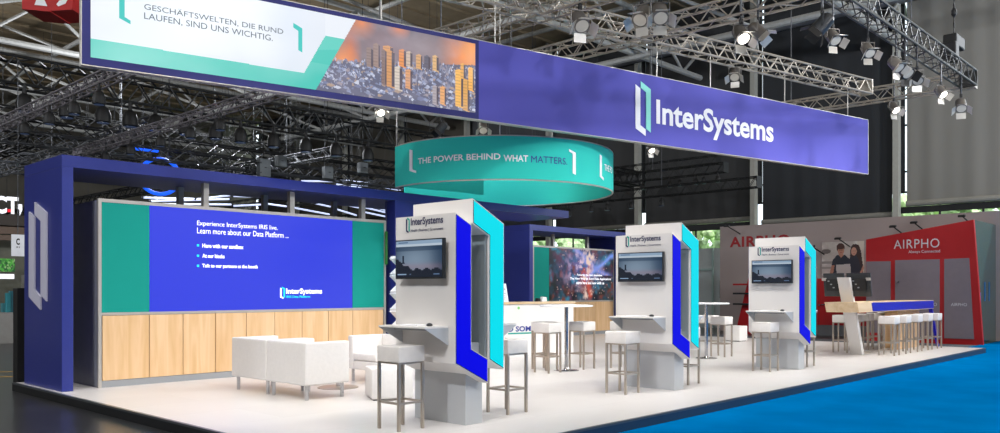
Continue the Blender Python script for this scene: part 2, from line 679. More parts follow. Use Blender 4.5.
# trees and lawn outside the windows
LEAF = mat('tree_leaves', 'C6DEA8', 0.9, var=0.4, scale=2.2, bump=0.5)
simple_struct('ground', mat('lawn', '5E7F45', 0.95, var=0.2), WX + .5, 140, -60, 140, -.3, -.1)
for k, (px, s) in enumerate([(985, 1.0), (925, .9), (830, 1.0), (720, 1.15), (690, 1.0), (600, 1.1), (562, 1.0), (530, 1.1)]):
    X = 55 + (k % 4) * 6
    Y = ay(px, X)
    t = thing('garden_tree', 'green leafy tree outside the window band, %s' % [
        'above the far right end of the taupe wall', 'behind the red booth roof line', 'left of the rightmost column',
        'just right of the middle kiosk', 'close behind the middle kiosk', 'seen over the right end of the nebula screen',
        'seen over the middle of the nebula screen', 'seen over the left end of the nebula screen'][k], 'tree', (X, Y, -.1), group='trees outside the hall windows')
    MB().tube((X, Y, -.1), (X, Y, 4), .22, 8, .12).build('trunk', mat('bark', '5A4A3A', 0.9), t)
    bm = bmesh.new()
    for j in range(44):
        a, rr = random.random() * 6.28, random.random() ** .5 * 2.6 * s
        c = Vector((X + rr * math.cos(a), Y + rr * math.sin(a), 3.0 + random.random() * 5 * s))
        ret = bmesh.ops.create_icosphere(bm, subdivisions=2, radius=1)
        sc = .3 + random.random() * .45
        for v_ in ret['verts']:
            q = v_.co.copy()
            v_.co = c + q * sc * (1 + .25 * math.sin(q.x * 9 + j) * math.sin(q.y * 8) + .2 * math.sin(q.z * 11 + j))
    me = bpy.data.meshes.new('crown')
    bm.to_mesh(me)
    bm.free()
    me.materials.append(LEAF)
    o = bpy.data.objects.new('crown', me)
    COL.objects.link(o)
    o.parent = t
    o.matrix_parent_inverse = Matrix.Translation(-t.location)

# ------------------------------------------------------------------ roof steelwork
ROOFS = mat('roof_steel', 'B6B6B2', 0.6, 0.2, var=0.1)
roof = MB()
for i in range(6):
    Y = 14 + i * 11
    roof.tube((-20, Y, 14.2), (44, Y, 14.2), .17, 8)
    roof.tube((-20, Y, 16.6), (44, Y, 16.6), .14, 8)
    for j in range(11):
        x = -18 + j * 6
        roof.tube((x, Y, 14.2), (x + 3, Y, 16.6), .09, 6)
        roof.tube((x + 3, Y, 16.6), (x + 6, Y, 14.2), .09, 6)
for i in range(6):
    X = -8 + i * 9
    roof.tube((X, 4, 14.0), (X, 79, 14.0), .17, 8)
    roof.tube((X, 4, 16.8), (X, 79, 16.8), .14, 8)
    for j in range(12):
        y = 6 + j * 6
        roof.tube((X, y, 14.0), (X + 4.5, y + 5, 16.7), .10, 6)
        roof.tube((X, y, 14.0), (X - 4.5, y + 5, 16.7), .10, 6)
struct(roof.build('ceiling_steelwork', ROOFS))
tag(roof and bpy.data.objects['ceiling_steelwork'], kind='structure')


# ================================================================== THE STAND
PT = 0.12   # top of the platform
XL, YF = 4.0, 5.08
XR = 22.4
FLOORW = bpy.data.materials.new('white_platform_floor')
FLOORW.use_nodes = True
nt = FLOORW.node_tree
b = nt.nodes['Principled BSDF']
tc = nt.nodes.new('ShaderNodeTexCoord')
br = nt.nodes.new('ShaderNodeTexBrick')
br.inputs['Scale'].default_value = 1.0
br.inputs['Brick Width'].default_value = 1.98
br.inputs['Row Height'].default_value = 0.99
br.inputs['Mortar Size'].default_value = 0.002
br.inputs['Color1'].default_value = lin('DEDAD7') + (1,)
br.inputs['Color2'].default_value = lin('D8D3D0') + (1,)
br.inputs['Mortar'].default_value = lin('C4BEBA') + (1,)
no = nt.nodes.new('ShaderNodeTexNoise')
no.inputs['Scale'].default_value = 1.3
no.inputs['Detail'].default_value = 5
mr = nt.nodes.new('ShaderNodeMapRange')
mr.inputs['To Min'].default_value = 0.22
mr.inputs['To Max'].default_value = 0.42
nt.links.new(tc.outputs['Object'], br.inputs['Vector'])
nt.links.new(tc.outputs['Object'], no.inputs['Vector'])
nt.links.new(no.outputs['Fac'], mr.inputs['Value'])
nt.links.new(mr.outputs['Result'], b.inputs['Roughness'])
nt.links.new(br.outputs['Color'], b.inputs['Base Color'])

t = thing('stand_platform', 'low white floor platform with dark edging carrying the whole exhibition stand', 'platform', (XL, YF, 0))
plat = [(XL, YF), (XR, YF), (XR, 17.4), (12.8, 17.4), (12.8, 13.85), (XL, 13.85)]
MB().prism([(x - XL, y - YF) for (x, y) in plat], (XL, YF, 0.02), (1, 0, 0), (0, 1, 0), (0, 0, PT - .02)).build('deck', FLOORW, t)
EDGE = mat('black_edge_profile', '17191C', 0.4, 0.2)
EDGEB = mat('carpet_bounce_edge', '14324E', 0.4, 0.1)  # dark edging; the carpet's blue bounce is put into the colour
EDGET = mat('edge_lip', '5F6468', 0.35, 0.6)
MB().box(XL - .02, XL - .002, YF - .02, 13.87, 0, PT - .02).build('edge_profile', EDGE, t)
MB().box(XL - .002, XR + .02, YF - .022, YF - .002, 0, PT - .02).build('edge_profile', EDGEB, t)
MB().box(XR + .002, XR + .022, YF - .002, 17.4, 0, PT - .02).build('edge_profile', EDGEB, t)
lip = MB()
lip.box(XL - .025, XL + .015, YF - .02, 13.87, PT - .02, PT + .003)
lip.box(XL - .02, XR + .02, YF - .028, YF + .015, PT - .02, PT + .003)
lip.box(XR - .01, XR + .025, YF - .02, 17.4, PT - .02, PT + .003)
lip.build('edge_lip', EDGET, t)

# ------------------------------------------------------------------ portals
def portal(name, label, x0, x1, y0, dep, ztop, pillars, thick=.165):
    t = thing(name, label, 'frame', (x0, y0, PT))
    MB().box(x0, x1, y0, y0 + dep, ztop - thick, ztop).build('beam', NAVY, t, bevel=.004)
    for (a, b_) in pillars:
        dd = .3 if 9 < a < 10 else dep
        MB().box(a, b_, y0, y0 + dd, PT, ztop - thick).build('pillar', NAVY, t, bevel=.004)
    return t


P1Y = 12.1
p1 = portal('portal_frame', 'tall navy portal frame with a pale bracket logo on its left pillar', 4.08, 15.2, P1Y, 1.55, 3.38, [(4.08, 4.23), (9.95, 10.75)])
nrm_face = (4.08, 0, 0)
# raised logo on the left pillar, facing -X
y_l, y_r = 13.36, 12.63
logo_mark(p1, LILAC, LILAC, (4.08, y_l, zz(309.5, 4.08, 12.98)), (0, -1, 0), (0, 0, 1), y_l - y_r, zz(201.8, 4.08, 13.04) - zz(309.5, 4.08, 12.98), off=.004, thick=.025)
p2 = portal('portal_frame', 'navy portal frame around the nebula screen at the back of the stand', 17.45, 22.3, 15.3, 1.55, 3.38, [(17.45, 17.6), (22.14, 22.3)])

# ------------------------------------------------------------------ display walls
VY = 12.2
def display_wall(label, x0, x1, y, dep, ztop, zmid, segs, wood_px, ztopf, posts):
    t = thing('display_wall', label, 'display wall', (x0, y, PT))
    MB().box(x0 + .03, x1 - .03, y + .03, y + dep, PT, ztop - .02).build('carcass', DARKG, t)
    fr = MB()
    fr.box(x0, x0 + .045, y, y + .05, PT, ztop)
    fr.box(x1 - .045, x1, y, y + .05, PT, ztop)
    fr.box(x0 + .045, x1 - .045, y, y + .05, ztop - .05, ztop)
    fr.box(x0 + .045, x1 - .045, y + .004, y + .05, zmid - .04, zmid)
    fr.build('frame', TRIM, t)
    MB().box(x0 + .045, x1 - .045, y + .006, y + .05, PT, PT + .095).build('plinth', PLINTH, t)
    for i in range(len(wood_px) - 1):
        MB().box(wood_px[i] + .006, wood_px[i + 1] - .006, y + .006, y + .03, PT + .1, zmid - .045).build('wood_panel', MAPLE, t)
    for (a, b_, m, nm) in segs:
        if m is not None:
            MB().box(a, b_, y + .008, y + .03, zmid, ztop - .05).build(nm, m, t)
    for (xp, yp, zt) in posts:
        MB().box(xp - .045, xp + .045, yp - .045, yp + .045, ztop - .02, zt).build('support_post', TRIM, t)
    return t


V0, V1 = 4.6, ax(386, VY)
zm = 1.195
zt = 2.83
g1, g2 = ax(150.2, VY), ax(352.5, VY)
wood = [ax(p, VY) for p in (102.3, 149.5, 183.3, 215.8, 246.5, 275, 302.3, 328.6, 353, 383.5)]
posts = [(ax(205, 12.35), 12.35, 3.21), (ax(291, 12.35), 12.35, 3.21), (ax(362, 12.35), 12.35, 3.21),
         (ax(180, 13.1), 13.1, 3.21), (ax(264.5, 13.1), 13.1, 3.21), (ax(334, 13.1), 13.1, 3.21)]
dw = display_wall('long display wall with a blue LED screen above maple panels beside the left pillar', V0, V1, VY, 1.2, zt, zm,
                  [(V0 + .045, g1 - .01, TEAL, 'teal_panel'), (g2 + .01, V1 - .045, TEAL, 'teal_panel')], wood, 2.7, posts)
scr = MB().box(g1, g2, VY + .004, VY + .03, zm, zt - .05).build('led_screen', BLUES, dw)


def screen_text(body, px0, py0, px1, pyt0, parent, m, Y, bold=.012):
    x0, x1 = ax(px0, Y), ax(px1, Y)
    za, zb = zz(py0, x0, Y), zz(pyt0, x0, Y)
    return writing('lettering', body, parent, m, (x0, Y, za), (1, 0, 0), (0, 0, 1), x1 - x0, zb - za, bold=bold, off=.004)


YS = VY + .004
screen_text('Experience InterSystems IRIS live.', 197, 226.6, 277.5, 220.5, scr, SCRW, YS, .0)
screen_text('Learn more about our Data Platform ...', 197, 233.3, 288.5, 227.5, scr, SCRW, YS, .0)
screen_text('Here with our sandbox', 202.2, 247.6, 243.3, 243.4, scr, SCRW, YS, .03)
screen_text('At our kiosks', 202.2, 257.7, 224.5, 253.7, scr, SCRW, YS, .03)
screen_text('Talk to our partners at the booth', 202.2, 268.4, 257.5, 263.8, scr, SCRW, YS, .03)
for pyy in (245.3, 255.7, 265.8):
    x0 = ax(196.8, YS)
    z0 = zz(pyy + 1.1, x0, YS)
    MB().box(x0, x0 + .035, YS - .006, YS - .003, z0, z0 + .035).build('bullet_square', SCRC, scr)
lx0, lx1 = ax(280.0, YS), ax(284.9, YS)
logo_mark(scr, SCRW, SCRC, (lx0, YS, zz(298.8, lx0, YS)), (1, 0, 0), (0, 0, 1), lx1 - lx0, zz(286.8, lx0, YS) - zz(298.8, lx0, YS), off=.003, thick=.003)
screen_text('InterSystems', 286, 295.4, 322, 288.3, scr, SCRW, YS, .03)
screen_text('IRIS Data Platform', 286.3, 297.9, 310, 295.6, scr, SCRC, YS, .03)

# nebula wall
NY = 15.7
N0, N1 = ax(533, NY), 22.1
n_s0 = ax(549.5, NY)
n_wood = [N0 + .05 + (N1 - N0 - .1) * i / 4 for i in range(5)]
nw = display_wall('back display wall with a colourful nebula screen above maple panels', N0, N1, NY, .9, zt, zm,
                  [(N0 + .045, n_s0 - .01, TEAL, 'teal_panel')], n_wood, 2.7, [(19.2, 15.9, 3.21), (20.9, 15.9, 3.21)])
nx, ny = 110, 52
P = Pic(nx, ny, '16202A')
n1, n2, n3, n4 = (noise2(nx, ny, f, sd, 5) for f, sd in ((5, 1), (6, 2), (7, 3), (9, 4)))
n5, n6 = noise2(nx, ny, 16, 7, 4), noise2(nx, ny, 12, 17, 4)
P.mix((n1 - .42) * 4, '1E5A70').mix((n2 - .52) * 5, '5A3048').mix((n3 - .56) * 7, '2E8AA8').mix((n4 - .56) * 7, '7A4034')
P.mix((n6 - .5) * 5, '1A2420').mix((P.U - .72) * 2.5 * (n5 > .48), '2E3A2C')
P.mix(np.exp(-(((P.U - .50) / .26) ** 2 + ((P.V - .68) / .30) ** 2)) * (n5 * 1.6 - .25), '6E86E0')
P.mix(np.exp(-((P.V - .56 - 1.1 * abs(P.U - .55) + .25 * n1) / .07) ** 2) * (P.U > .5) * 1.0, '86A8FF')
P.mix(np.exp(-((P.V - 1.2 + 1.1 * (P.U - .10) - .25 * n2) / .08) ** 2) * (P.V > .5) * .9, '8C9CF0')
P.mix((n5 - .5) * 6 * np.exp(-(((P.U - .5) / .2) ** 2 + ((P.V - .6) / .3) ** 2)), 'F0D0E8')
core = np.exp(-(((P.U - .56 - .05 * np.sin(P.V * 9)) / .07) ** 2))
P.mix(core * (n6 - .42) * 5 * (P.V < .72), 'D85A48').mix(core * (n5 - .52) * 8, 'FFE0D0')
st = (rng.random((ny, nx)) > .988)
P.mix(st * .9, 'F0C8C0')
nscr = MB().box(n_s0 - .01, N1 - .045, NY + .008, NY + .03, zm, zt - .05).build('led_screen', BLACK, nw)
P.mesh('screen_picture', picture_mat('nebula_glow', .8), nscr, (n_s0, NY + .005, zm), (N1 - .045 - n_s0, 0, 0), (0, 0, zt - .05 - zm))
screen_text('Powering the next generation', 577, 276.5, 602, 273.6, nscr, SCRW, NY + .004, .02)
screen_text('The New Way to Build Data Applications', 570, 280.2, 611, 277.3, nscr, SCRW, NY + .004, .02)
screen_text('starts here and now with us', 576, 284.2, 604, 281.3, nscr, SCRW, NY + .004, .02)

# ------------------------------------------------------------------ kiosks
KW, KH0, KH1 = .712, .43 + PT, 2.335 + PT
KY0, KY1 = 5.96, 6.885
KX0 = 5.672


def monitor_pic(parent, x, y0, y1, z0, z1):
    nx, ny = 56, 32
    P = Pic(nx, ny, '3A5A80')
    P.a[:] = c3('1C3A58')
    g = np.exp(-(((P.U - .42) / .5) ** 2 + ((P.V - .45) / .5) ** 2))
    P.mix(g * 1.0, '7C90A4').mix(np.exp(-((P.V - .28) / .10) ** 2) * .45, '98808E').mix(np.clip((abs(P.U - .42) - .3) * 2.2, 0, .7), '1E3450')
    P.mix((P.V > .72) * .55, '17304C')
    hill = .20 + .28 * np.clip(.33 - P.U, 0, 1) / .33 + .03 * np.sin(P.U * 30) + .05 * noise2(nx, ny, 14, 9)
    P.mix((P.V < hill).astype(float), '1B2230')
    P.poly([(.13, .38), (.15, .54), (.17, .54), (.19, .38)], '182234').disc(.16, .57, .018, .03, '182234')
    P.rect(0, 1, .90, 1, '8FA6BE').rect(0, 1, .85, .90, 'B7C6D4').rect(.06, .26, .93, .965, '506C8C')
    P.rect(.03, .24, .05, .10, '8AA4C4').rect(.30, .34, .05, .10, '50607A').rect(.83, .95, .06, .1, '5A7294')
    return P.mesh('display', picture_mat('monitor_glow', .9, .15), parent, (x, y1, z0), (0, -(y1 - y0), 0), (0, 0, z1 - z0))


def kiosk(x0, label):
    dx = x0 - KX0
    t = thing('info_kiosk', label, 'kiosk', (x0, KY0, PT))
    h = KH1 - KH0
    gap = .003
    A = [(a * KW, b_ * h) for (a, b_) in [(0, .121), (0, .916), (.318, .858), (.318, .195), (.655, .133), (.655, 0)]]
    B = [(KW - a * KW, h - b_ * h) for (a, b_) in [(0, .121), (0, .934), (.318, .872), (.318, .195), (.655, .133), (.655, 0)]]
    for (pts, m, nm, pn) in ((A, BLUEE, 'front_bracket', 'blue_acrylic_panel'), (B, CYANE, 'rear_bracket', 'cyan_acrylic_panel')):
        brk_ = MB().prism(pts, (x0, KY0, KH0), (1, 0, 0), (0, 0, 1), (0, KY1 - KY0, 0)).build(nm, WARM if nm[0] == 'f' else WHITE, t)
        MB().prism(offset_poly(pts, .009), (x0, KY0 + .001, KH0), (1, 0, 0), (0, 0, 1), (0, -.005, 0)).build('dark_edge_line', BLACK, brk_)
        MB().prism(offset_poly(pts, .014), (x0, KY0 - .004, KH0), (1, 0, 0), (0, 0, 1), (0, -.004, 0)).build(pn, m, brk_)
        MB().prism(offset_poly(pts, .014), (x0, KY1 + .004, KH0), (1, 0, 0), (0, 0, 1), (0, .004, 0)).build(pn, m, brk_)
    bx = x0 + .26
    MB().box(bx, bx + .245, KY0 + .12, KY1 - .01, PT, KH0 + .42).build('base_box', GREYP, t, bevel=.003)
    MB().box(x0 + .455, x0 + .463, KY0 + .02, KY1 - .02, KH0 + .27, KH0 + h - .27).build('slot_shade_plate', mat('slot_shade_grey', '8A9498', 0.3, var=.02), t)  # added sheet: shade on the slot's inner wall, put into its grey
    for sgn in (-1, 1):
        xf = x0 if sgn < 0 else x0 + KW
        zsh = 1.035 + PT
        sh = MB()
        ya, yb = KY0 + .10, KY1 - .10
        dp = .315 * sgn
        sh.box(min(xf, xf + dp), max(xf, xf + dp), ya, yb, zsh - .018, zsh)
        sho = sh.build('shelf', WHITE, t, bevel=.002)
        for yy in (ya, yb - .012):
            MB().prism([(0, 0), (dp, 0), (0, -.175)], (xf, yy, zsh - .018), (1, 0, 0), (0, 0, 1), (0, .012, 0)).build('shelf_bracket', GREYP, sho)
        MB().box(min(xf + dp * .3, xf + dp * .6), max(xf + dp * .3, xf + dp * .6), ya + .12, yb - .1, zsh - .045, zsh - .018).build('cable_tray', PLINTH, sho)
        # monitor on a wall bracket
        z0, z1 = 1.515 + PT, 1.925 + PT
        m0, m1 = KY0 + .085, KY0 + .83
        xm = xf + sgn * .045
        xa = xf + sgn * .085
        mo = MB().box(min(xm, xa), max(xm, xa), m0, m1, z0, z1).build('monitor', CHAR, t, bevel=.004)
        MB().box(min(xf, xm), max(xf, xm), m0 + .2, m1 - .2, z0 + .1, z1 - .08).build('mount', BLACK, mo)
        if sgn < 0:
            monitor_pic(mo, xa - .002, m0 + .015, m1 - .015, z0 + .018, z1 - .014)
        else:
            MB().box(xa, xa + .002, m0 + .015, m1 - .015, z0 + .018, z1 - .014).build('display', mat('idle_screen', '101820', .15, emis='35506E', es=.6), mo)
    # logo and name on the front face (reads from -X; left is +Y)
    zc = 2.003 + PT
    logo_mark(t, NAVYD, mat('teal_print', '149E92', .6), (x0, KY0 + .755, zc), (0, -1, 0), (0, 0, 1), .062, .165, off=.002, thick=.002)
    writing('lettering', 'InterSystems', t, NAVYD, (x0, KY0 + .675, zc + .055), (0, -1, 0), (0, 0, 1), .50, .10, bold=.022, off=.004)
    writing('lettering', 'Health | Business | Government', t, NAVYD, (x0, KY0 + .675, zc + .0), (0, -1, 0), (0, 0, 1), .50, .038, bold=.01, off=.003)
    return t


KX = [KX0, KX0 + 4.06, KX0 + 8.16]
for x0, lb in zip(KX, ['nearest white info kiosk with blue and cyan side brackets and a wall monitor',
                       'middle white info kiosk, second along the front edge of the stand',
                       'farthest white info kiosk, standing nearest the long bar table']):
    kiosk(x0, lb)

# small things lying on the kiosk shelves
for i, x0 in enumerate(KX):
    nm = ['nearest', 'middle', 'farthest'][i]
    zs = 1.035 + PT
    k = MB().box(x0 - .2, x0 - .06, KY0 + .35, KY0 + .62, zs, zs + .012).build('keyboard', PWHITE, bevel=.003)
    tag(k, 'slim white keyboard on the shelf of the %s kiosk' % nm, 'keyboard', 'keyboards on kiosk shelves')
    mb = MB()
    mb.lathe([(.02, 0), (.034, .006), (.032, .02), (.018, .03), (.002, .033)], (0, 0, 0), 16)
    mb.v = [(x0 - .13 + a * .85, KY0 + .24 + b_ * 1.1, zs + c) for (a, b_, c) in mb.v]
    tag(mb.build('computer_mouse', CHAR, smooth=True), 'small dark computer mouse on the shelf of the %s kiosk' % nm, 'mouse', 'mice on kiosk shelves')


# ------------------------------------------------------------------ bar stools
def make_stool():
    t = thing('bar_stool', 'x', 'stool', (0, 0, PT))
    h, s, lt = .72, .172, .0145
    MB().box(-s, s, -s, s, .555 + .125, .84).build('seat', STOOLW, t, world=False, bevel=.012, seg=3, smooth=True)
    fr = MB()
    for a in (-1, 1):
        fr.box(-s + .012, s - .012, a * (s - .03) - .012, a * (s - .03) + .012, .662, .682)
        fr.box(a * (s - .03) - .012, a * (s - .03) + .012, -s + .012, s - .012, .6625, .6815)
    fr.build('seat_frame', CHROME, t, world=False)
    for a in (-1, 1):
        for b_ in (-1, 1):
            cx, cy = a * (s - .018), b_ * (s - .018)
            MB().box(cx - lt, cx + lt, cy - lt, cy + lt, 0, .682).build('leg', CHROME, t, world=False, bevel=.002)
    fr = MB()
    q = s - .018
    for a in (-1, 1):
        fr.box(-q, q, a * q - .008, a * q + .008, .262, .285)
        fr.box(a * q - .008, a * q + .008, -q, q, .2625, .2845)
    fr.build('footrest', CHROME, t, world=False)
    return t


stool0 = make_stool()
stools = [
    (5.37, 6.44, 0, 'bar stool in front of the nearest kiosk, under its shelf', 'bar stools at the kiosks'),
    (6.92, 6.41, 0, 'bar stool on the far side of the nearest kiosk, half behind its cyan bracket', 'bar stools at the kiosks'),
    (9.29, 6.46, 0, 'bar stool in front of the middle kiosk', 'bar stools at the kiosks'),
    (10.85, 6.43, 0, 'bar stool on the far side of the middle kiosk, mostly hidden by its brackets', 'bar stools at the kiosks'),
    (13.5, 6.41, 0, 'bar stool in front of the farthest kiosk', 'bar stools at the kiosks'),
    (14.86, 6.34, 0, 'bar stool on the far side of the farthest kiosk, two legs showing', 'bar stools at the kiosks'),
    (10.73, 9.0, 0, 'bar stool left of the front round table, nearest to the camera', 'bar stools at the round tables'),
    (11.13, 9.40, 0, 'bar stool partly hidden behind the stool left of the front round table', 'bar stools at the round tables'),
    (11.66, 8.98, 0, 'bar stool right of the front round table pole', 'bar stools at the round tables'),
    (12.24, 8.5, 0, 'bar stool seat peeping out left of the middle kiosk shelf', 'bar stools at the round tables'),
    (15.8, 8.48, 0, 'bar stool right of the pole of the rear round table', 'bar stools at the round tables'),
    (16.4, 9.12, 0, 'bar stool behind the rear round table', 'bar stools at the round tables'),
]
xs_front = [ax(p, 5.85) + .17 for p in (894.8, 906.5, 918.2, 928.6, 938)]
ords = ['first', 'second', 'third', 'fourth', 'fifth']
for x, o_ in zip(xs_front, ords):
    stools.append((x, 6.02, 0, '%s bar stool from the left in the front row at the long bar table' % o_, 'bar stools along the long bar table'))
for x, o_ in zip([18.72, 19.4, 20.05, 20.85, 21.6], ords):
    stools.append((x, 7.06, 0, '%s bar stool from the left in the row behind the long bar table' % o_, 'bar stools along the long bar table'))
for i, (x, y, rz, lb, g) in enumerate(stools):
    if i == 0:
        stool0.location = (x, y, PT)
        stool0['label'] = 'white ' + lb
        stool0['group'] = g
    else:
        dup(stool0, (x, y, PT), rz, 'white ' + lb, g)


# ------------------------------------------------------------------ round bar tables
def round_table(x, y, r, label, zt=1.14):
    t = thing('round_bar_table', label, 'table', (x, y, PT), group='round bar tables')
    MB().lathe([(r - .01, 0), (r, .006), (r, .024), (r - .01, .03)], (x, y, PT + zt - .03), 48).build('tabletop', PWHITE, t, smooth=True)
    MB().tube((x, y, PT + .02), (x, y, PT + zt - .03), .034, 20).build('pole', MIRROR, t, smooth=True)
    MB().lathe([(.22, 0), (.22, .008), (.20, .014), (.05, .022), (.036, .05)], (x, y, PT), 40).build('foot_disc', MIRROR, t, smooth=True)
    return t


round_table(11.2, 8.97, .46, 'tall round white bar table with chrome pole before the reception counter')
tp = W(706.3, 358.3, PT)
round_table(tp.x, tp.y, .46, 'tall round white bar table between the middle and farthest kiosks')


# ------------------------------------------------------------------ lounge group
def armchair(x, y, label, rz=0.0, wx=.68, wy=.915):
    """back on -X, arms on both sides, opening to +X; origin at its centre on the floor"""
    t = thing('lounge_armchair', label, 'armchair', (x, y, PT), rz, 'white lounge seats')
    H, zb = .735, .19
    hx, hy = wx / 2, wy / 2
    MB().prism([(-hx, -hy), (hx, -hy), (hx, -hy + .12), (-hx + .13, -hy + .12), (-hx + .13, hy - .12), (hx, hy - .12), (hx, hy), (-hx, hy)],
               (0, 0, zb), (1, 0, 0), (0, 1, 0), (0, 0, H - zb)).build('back_and_arm_shell', LEATH, t, world=False, bevel=.018, seg=2)
    MB().box(-hx + .132, hx, -hy + .122, hy - .122, zb, .32).build('seat_base', LEATH, t, world=False, bevel=.01, smooth=True)
    MB().box(-hx + .134, hx + .01, -hy + .124, hy - .124, .322, .44).build('seat_cushion', LEATH, t, world=False, bevel=.03, seg=3, smooth=True)
    for a in (-1, 1):
        for b_ in (-1, 1):
            MB().tube((a * (hx - .07), b_ * (hy - .07), 0), (a * (hx - .07), b_ * (hy - .07), zb), .024, 14).build('leg', MIRROR, t, world=False, smooth=True)
    return t


armchair(6.17, 9.31, 'white leather lounge armchair, the nearer of the pair seen from behind')
armchair(6.17, 10.232, 'white leather lounge armchair, the farther of the pair, close to the maple wall')
# corner seat facing the pair
t = thing('corner_lounge_seat', 'white leather corner lounge seat with two low backs, partly behind the nearest kiosk', 'lounge seat', (7.98, 10.05, PT), 0, 'white lounge seats')
for (nm, bx_, bv) in (('backrest', (.22, .36, -.36, .36, .19, .70), .022), ('side_rest', (-.36, .218, .23, .36, .19, .70), .022),
                      ('seat_base', (-.36, .218, -.36, .228, .19, .32), .01), ('seat_cushion', (-.37, .216, -.36, .226, .322, .44), .03)):
    MB().box(*bx_).build(nm, LEATH, t, world=False, bevel=bv, seg=3, smooth=True)
for a in (-.3, .3):
    for b_ in (-.3, .3):
        MB().tube((a, b_, 0), (a, b_, .19), .024, 14).build('leg', MIRROR, t, world=False, smooth=True)


def ottoman(x, y, rz, label, s=.46, hgt=.40):
    t = thing('cube_ottoman', label, 'ottoman', (x, y, PT), rz, 'white cube ottomans')
    MB().box(-s / 2, s / 2, -s / 2, s / 2, .015, hgt).build('cushion', LEATH, t, world=False, bevel=.018, seg=3, smooth=True)
    MB().box(-s / 2 + .03, s / 2 - .03, -s / 2 + .03, s / 2 - .03, 0, .014).build('glide', BLACK, t, world=False)
    return t


ottoman(6.79, 8.39, math.radians(-28.4), 'white leather cube ottoman left of the nearest kiosk, behind its stool', .53)
# low round table with chrome foot behind the armchairs
q = W(338, 387.5, PT)
t = thing('low_round_table', 'low round lounge table with a chrome disc foot behind the nearer armchair', 'table', (q.x, q.y, PT))
MB().lathe([(.29, 0), (.29, .008), (.05, .02)], (q.x, q.y, PT), 40).build('foot_disc', CHROME, t, smooth=True)
MB().tube((q.x, q.y, PT + .02), (q.x, q.y, PT + .40), .03, 16).build('pole', MIRROR, t, smooth=True)
MB().lathe([(.15, 0), (.16, .005), (.16, .02), (.15, .025)], (q.x, q.y, PT + .40), 40).build('tabletop', PWHITE, t, smooth=True)

# ------------------------------------------------------------------ reception counter
CA = math.radians(-12.1)
CD = Vector((math.cos(CA), math.sin(CA), 0))
CN = Vector((math.sin(CA), -math.cos(CA), 0))      # towards the viewer
c_r = W(573.5, 353.5, PT)
c_l = c_r - CD * 3.2
t = thing('reception_counter', 'long white reception counter with a maple top and blue slogan', 'counter', tuple((c_l + c_r) / 2))
MB().prism([(0, 0), (3.2, 0), (3.2, .55), (0, .55)], c_l, CD, -CN, (0, 0, 1.10)).build('body', WHITE, t, bevel=.004)
MB().prism([(-.03, -.03), (3.23, -.03), (3.23, .6), (-.03, .6)], c_l + Vector((0, 0, 1.102)), CD, -CN, (0, 0, .045)).build('countertop', MAPLEH, t, bevel=.003)


def on_counter(px, py):
    return on_plane(px, py, (c_l.x, c_l.y), (CD.x, CD.y))


s0, z0 = on_counter(508, 332)
s1, _ = on_counter(532.5, 331)
_, z1 = on_counter(508, 326.5)
writing('lettering', 'D SOMI', t, mat('blue_print', '2A3A8C', .5), c_l + CD * s0 + Vector((0, 0, z0 - PT)), CD, (0, 0, 1), s1 - s0, z1 - z0, bold=.03, off=.004)
s2, _ = on_counter(555, 331)
MB().prism([(s0, -.05), (s2, -.05), (s2, -.02), (s0, -.02)], c_l + Vector((0, 0, z0 - PT)) + CN * .002, CD, (0, 0, 1), CN * .004).build('slogan_underline', mat('teal_print', '149E92', .6), t)
s3, z3 = on_counter(518.6, 308)
MB().lathe([(.001, 0), (.03, .001), (.03, .004), (.001, .005)], (0, 0, 0), 20)
dot = MB().lathe([(.03, 0), (.03, .004)], (0, 0, 0), 20)
R_ = CN.to_track_quat('Z', 'Y')
dot.v = [tuple(c_l + CD * s3 + Vector((0, 0, z3 - PT)) + CN * .002 + R_ @ Vector(v)) for v in dot.v]
dot.build('green_dot', mat('green_print', '7CCB6A', .6), t)
# sign standing on the counter, and small devices
ctop = PT + 1.147


def counter_pt(px, back):
    s, _ = on_counter(px, 300)
    return c_l + CD * s - CN * back


q = counter_pt(510.5, .25)
t = thing('counter_sign', 'white leaning print sign standing on the reception counter', 'sign', (q.x, q.y, ctop))
up = Vector((0, 0, 1)) * .98 - CN * .18
MB().prism([(-.13, 0), (.13, 0), (.11, .40), (-.13, .40)], (q.x, q.y, ctop), CD, up, -CN * .008).build('print_board', PWHITE, t)
writing('lettering', 'WELCOME', t, mat('grey_print', '9A96A0', .6), Vector((q.x, q.y, ctop)) - CD * .09 + up * .26, CD, up, .17, .03, off=.003)
for k_ in range(4):
    MB().prism([(-.09, .06 + k_ * .04), (.06 + .02 * (k_ % 2), .06 + k_ * .04), (.06 + .02 * (k_ % 2), .07 + k_ * .04), (-.09, .07 + k_ * .04)], Vector((q.x, q.y, ctop)) + CN * .001, CD, up, CN * .002).build('printed_line', mat('grey_print', '9A96A0', .6), t)
for j_, (px, lb, m, s_) in enumerate([(547.5, 'black card reader on the maple counter top', BLACK, .05), (553, 'white card printer on the maple counter top', PWHITE, .07), (528, 'dark phone lying on the maple counter top', CHAR, .035)]):
    q = counter_pt(px, .3)
    o = MB().prism([(-s_, 0), (s_, 0), (s_ * .8, s_ * 1.3), (-s_ * .6, s_ * 1.5)] if j_ < 2 else [(-.05, 0), (.05, 0), (.05, .012), (-.05, .012)], (q.x, q.y, ctop + .001), CD, (0, 0, 1), -CN * .09).build(['card_reader', 'card_printer', 'phone'][j_], m, bevel=.004)
    tag(o, lb, 'device')

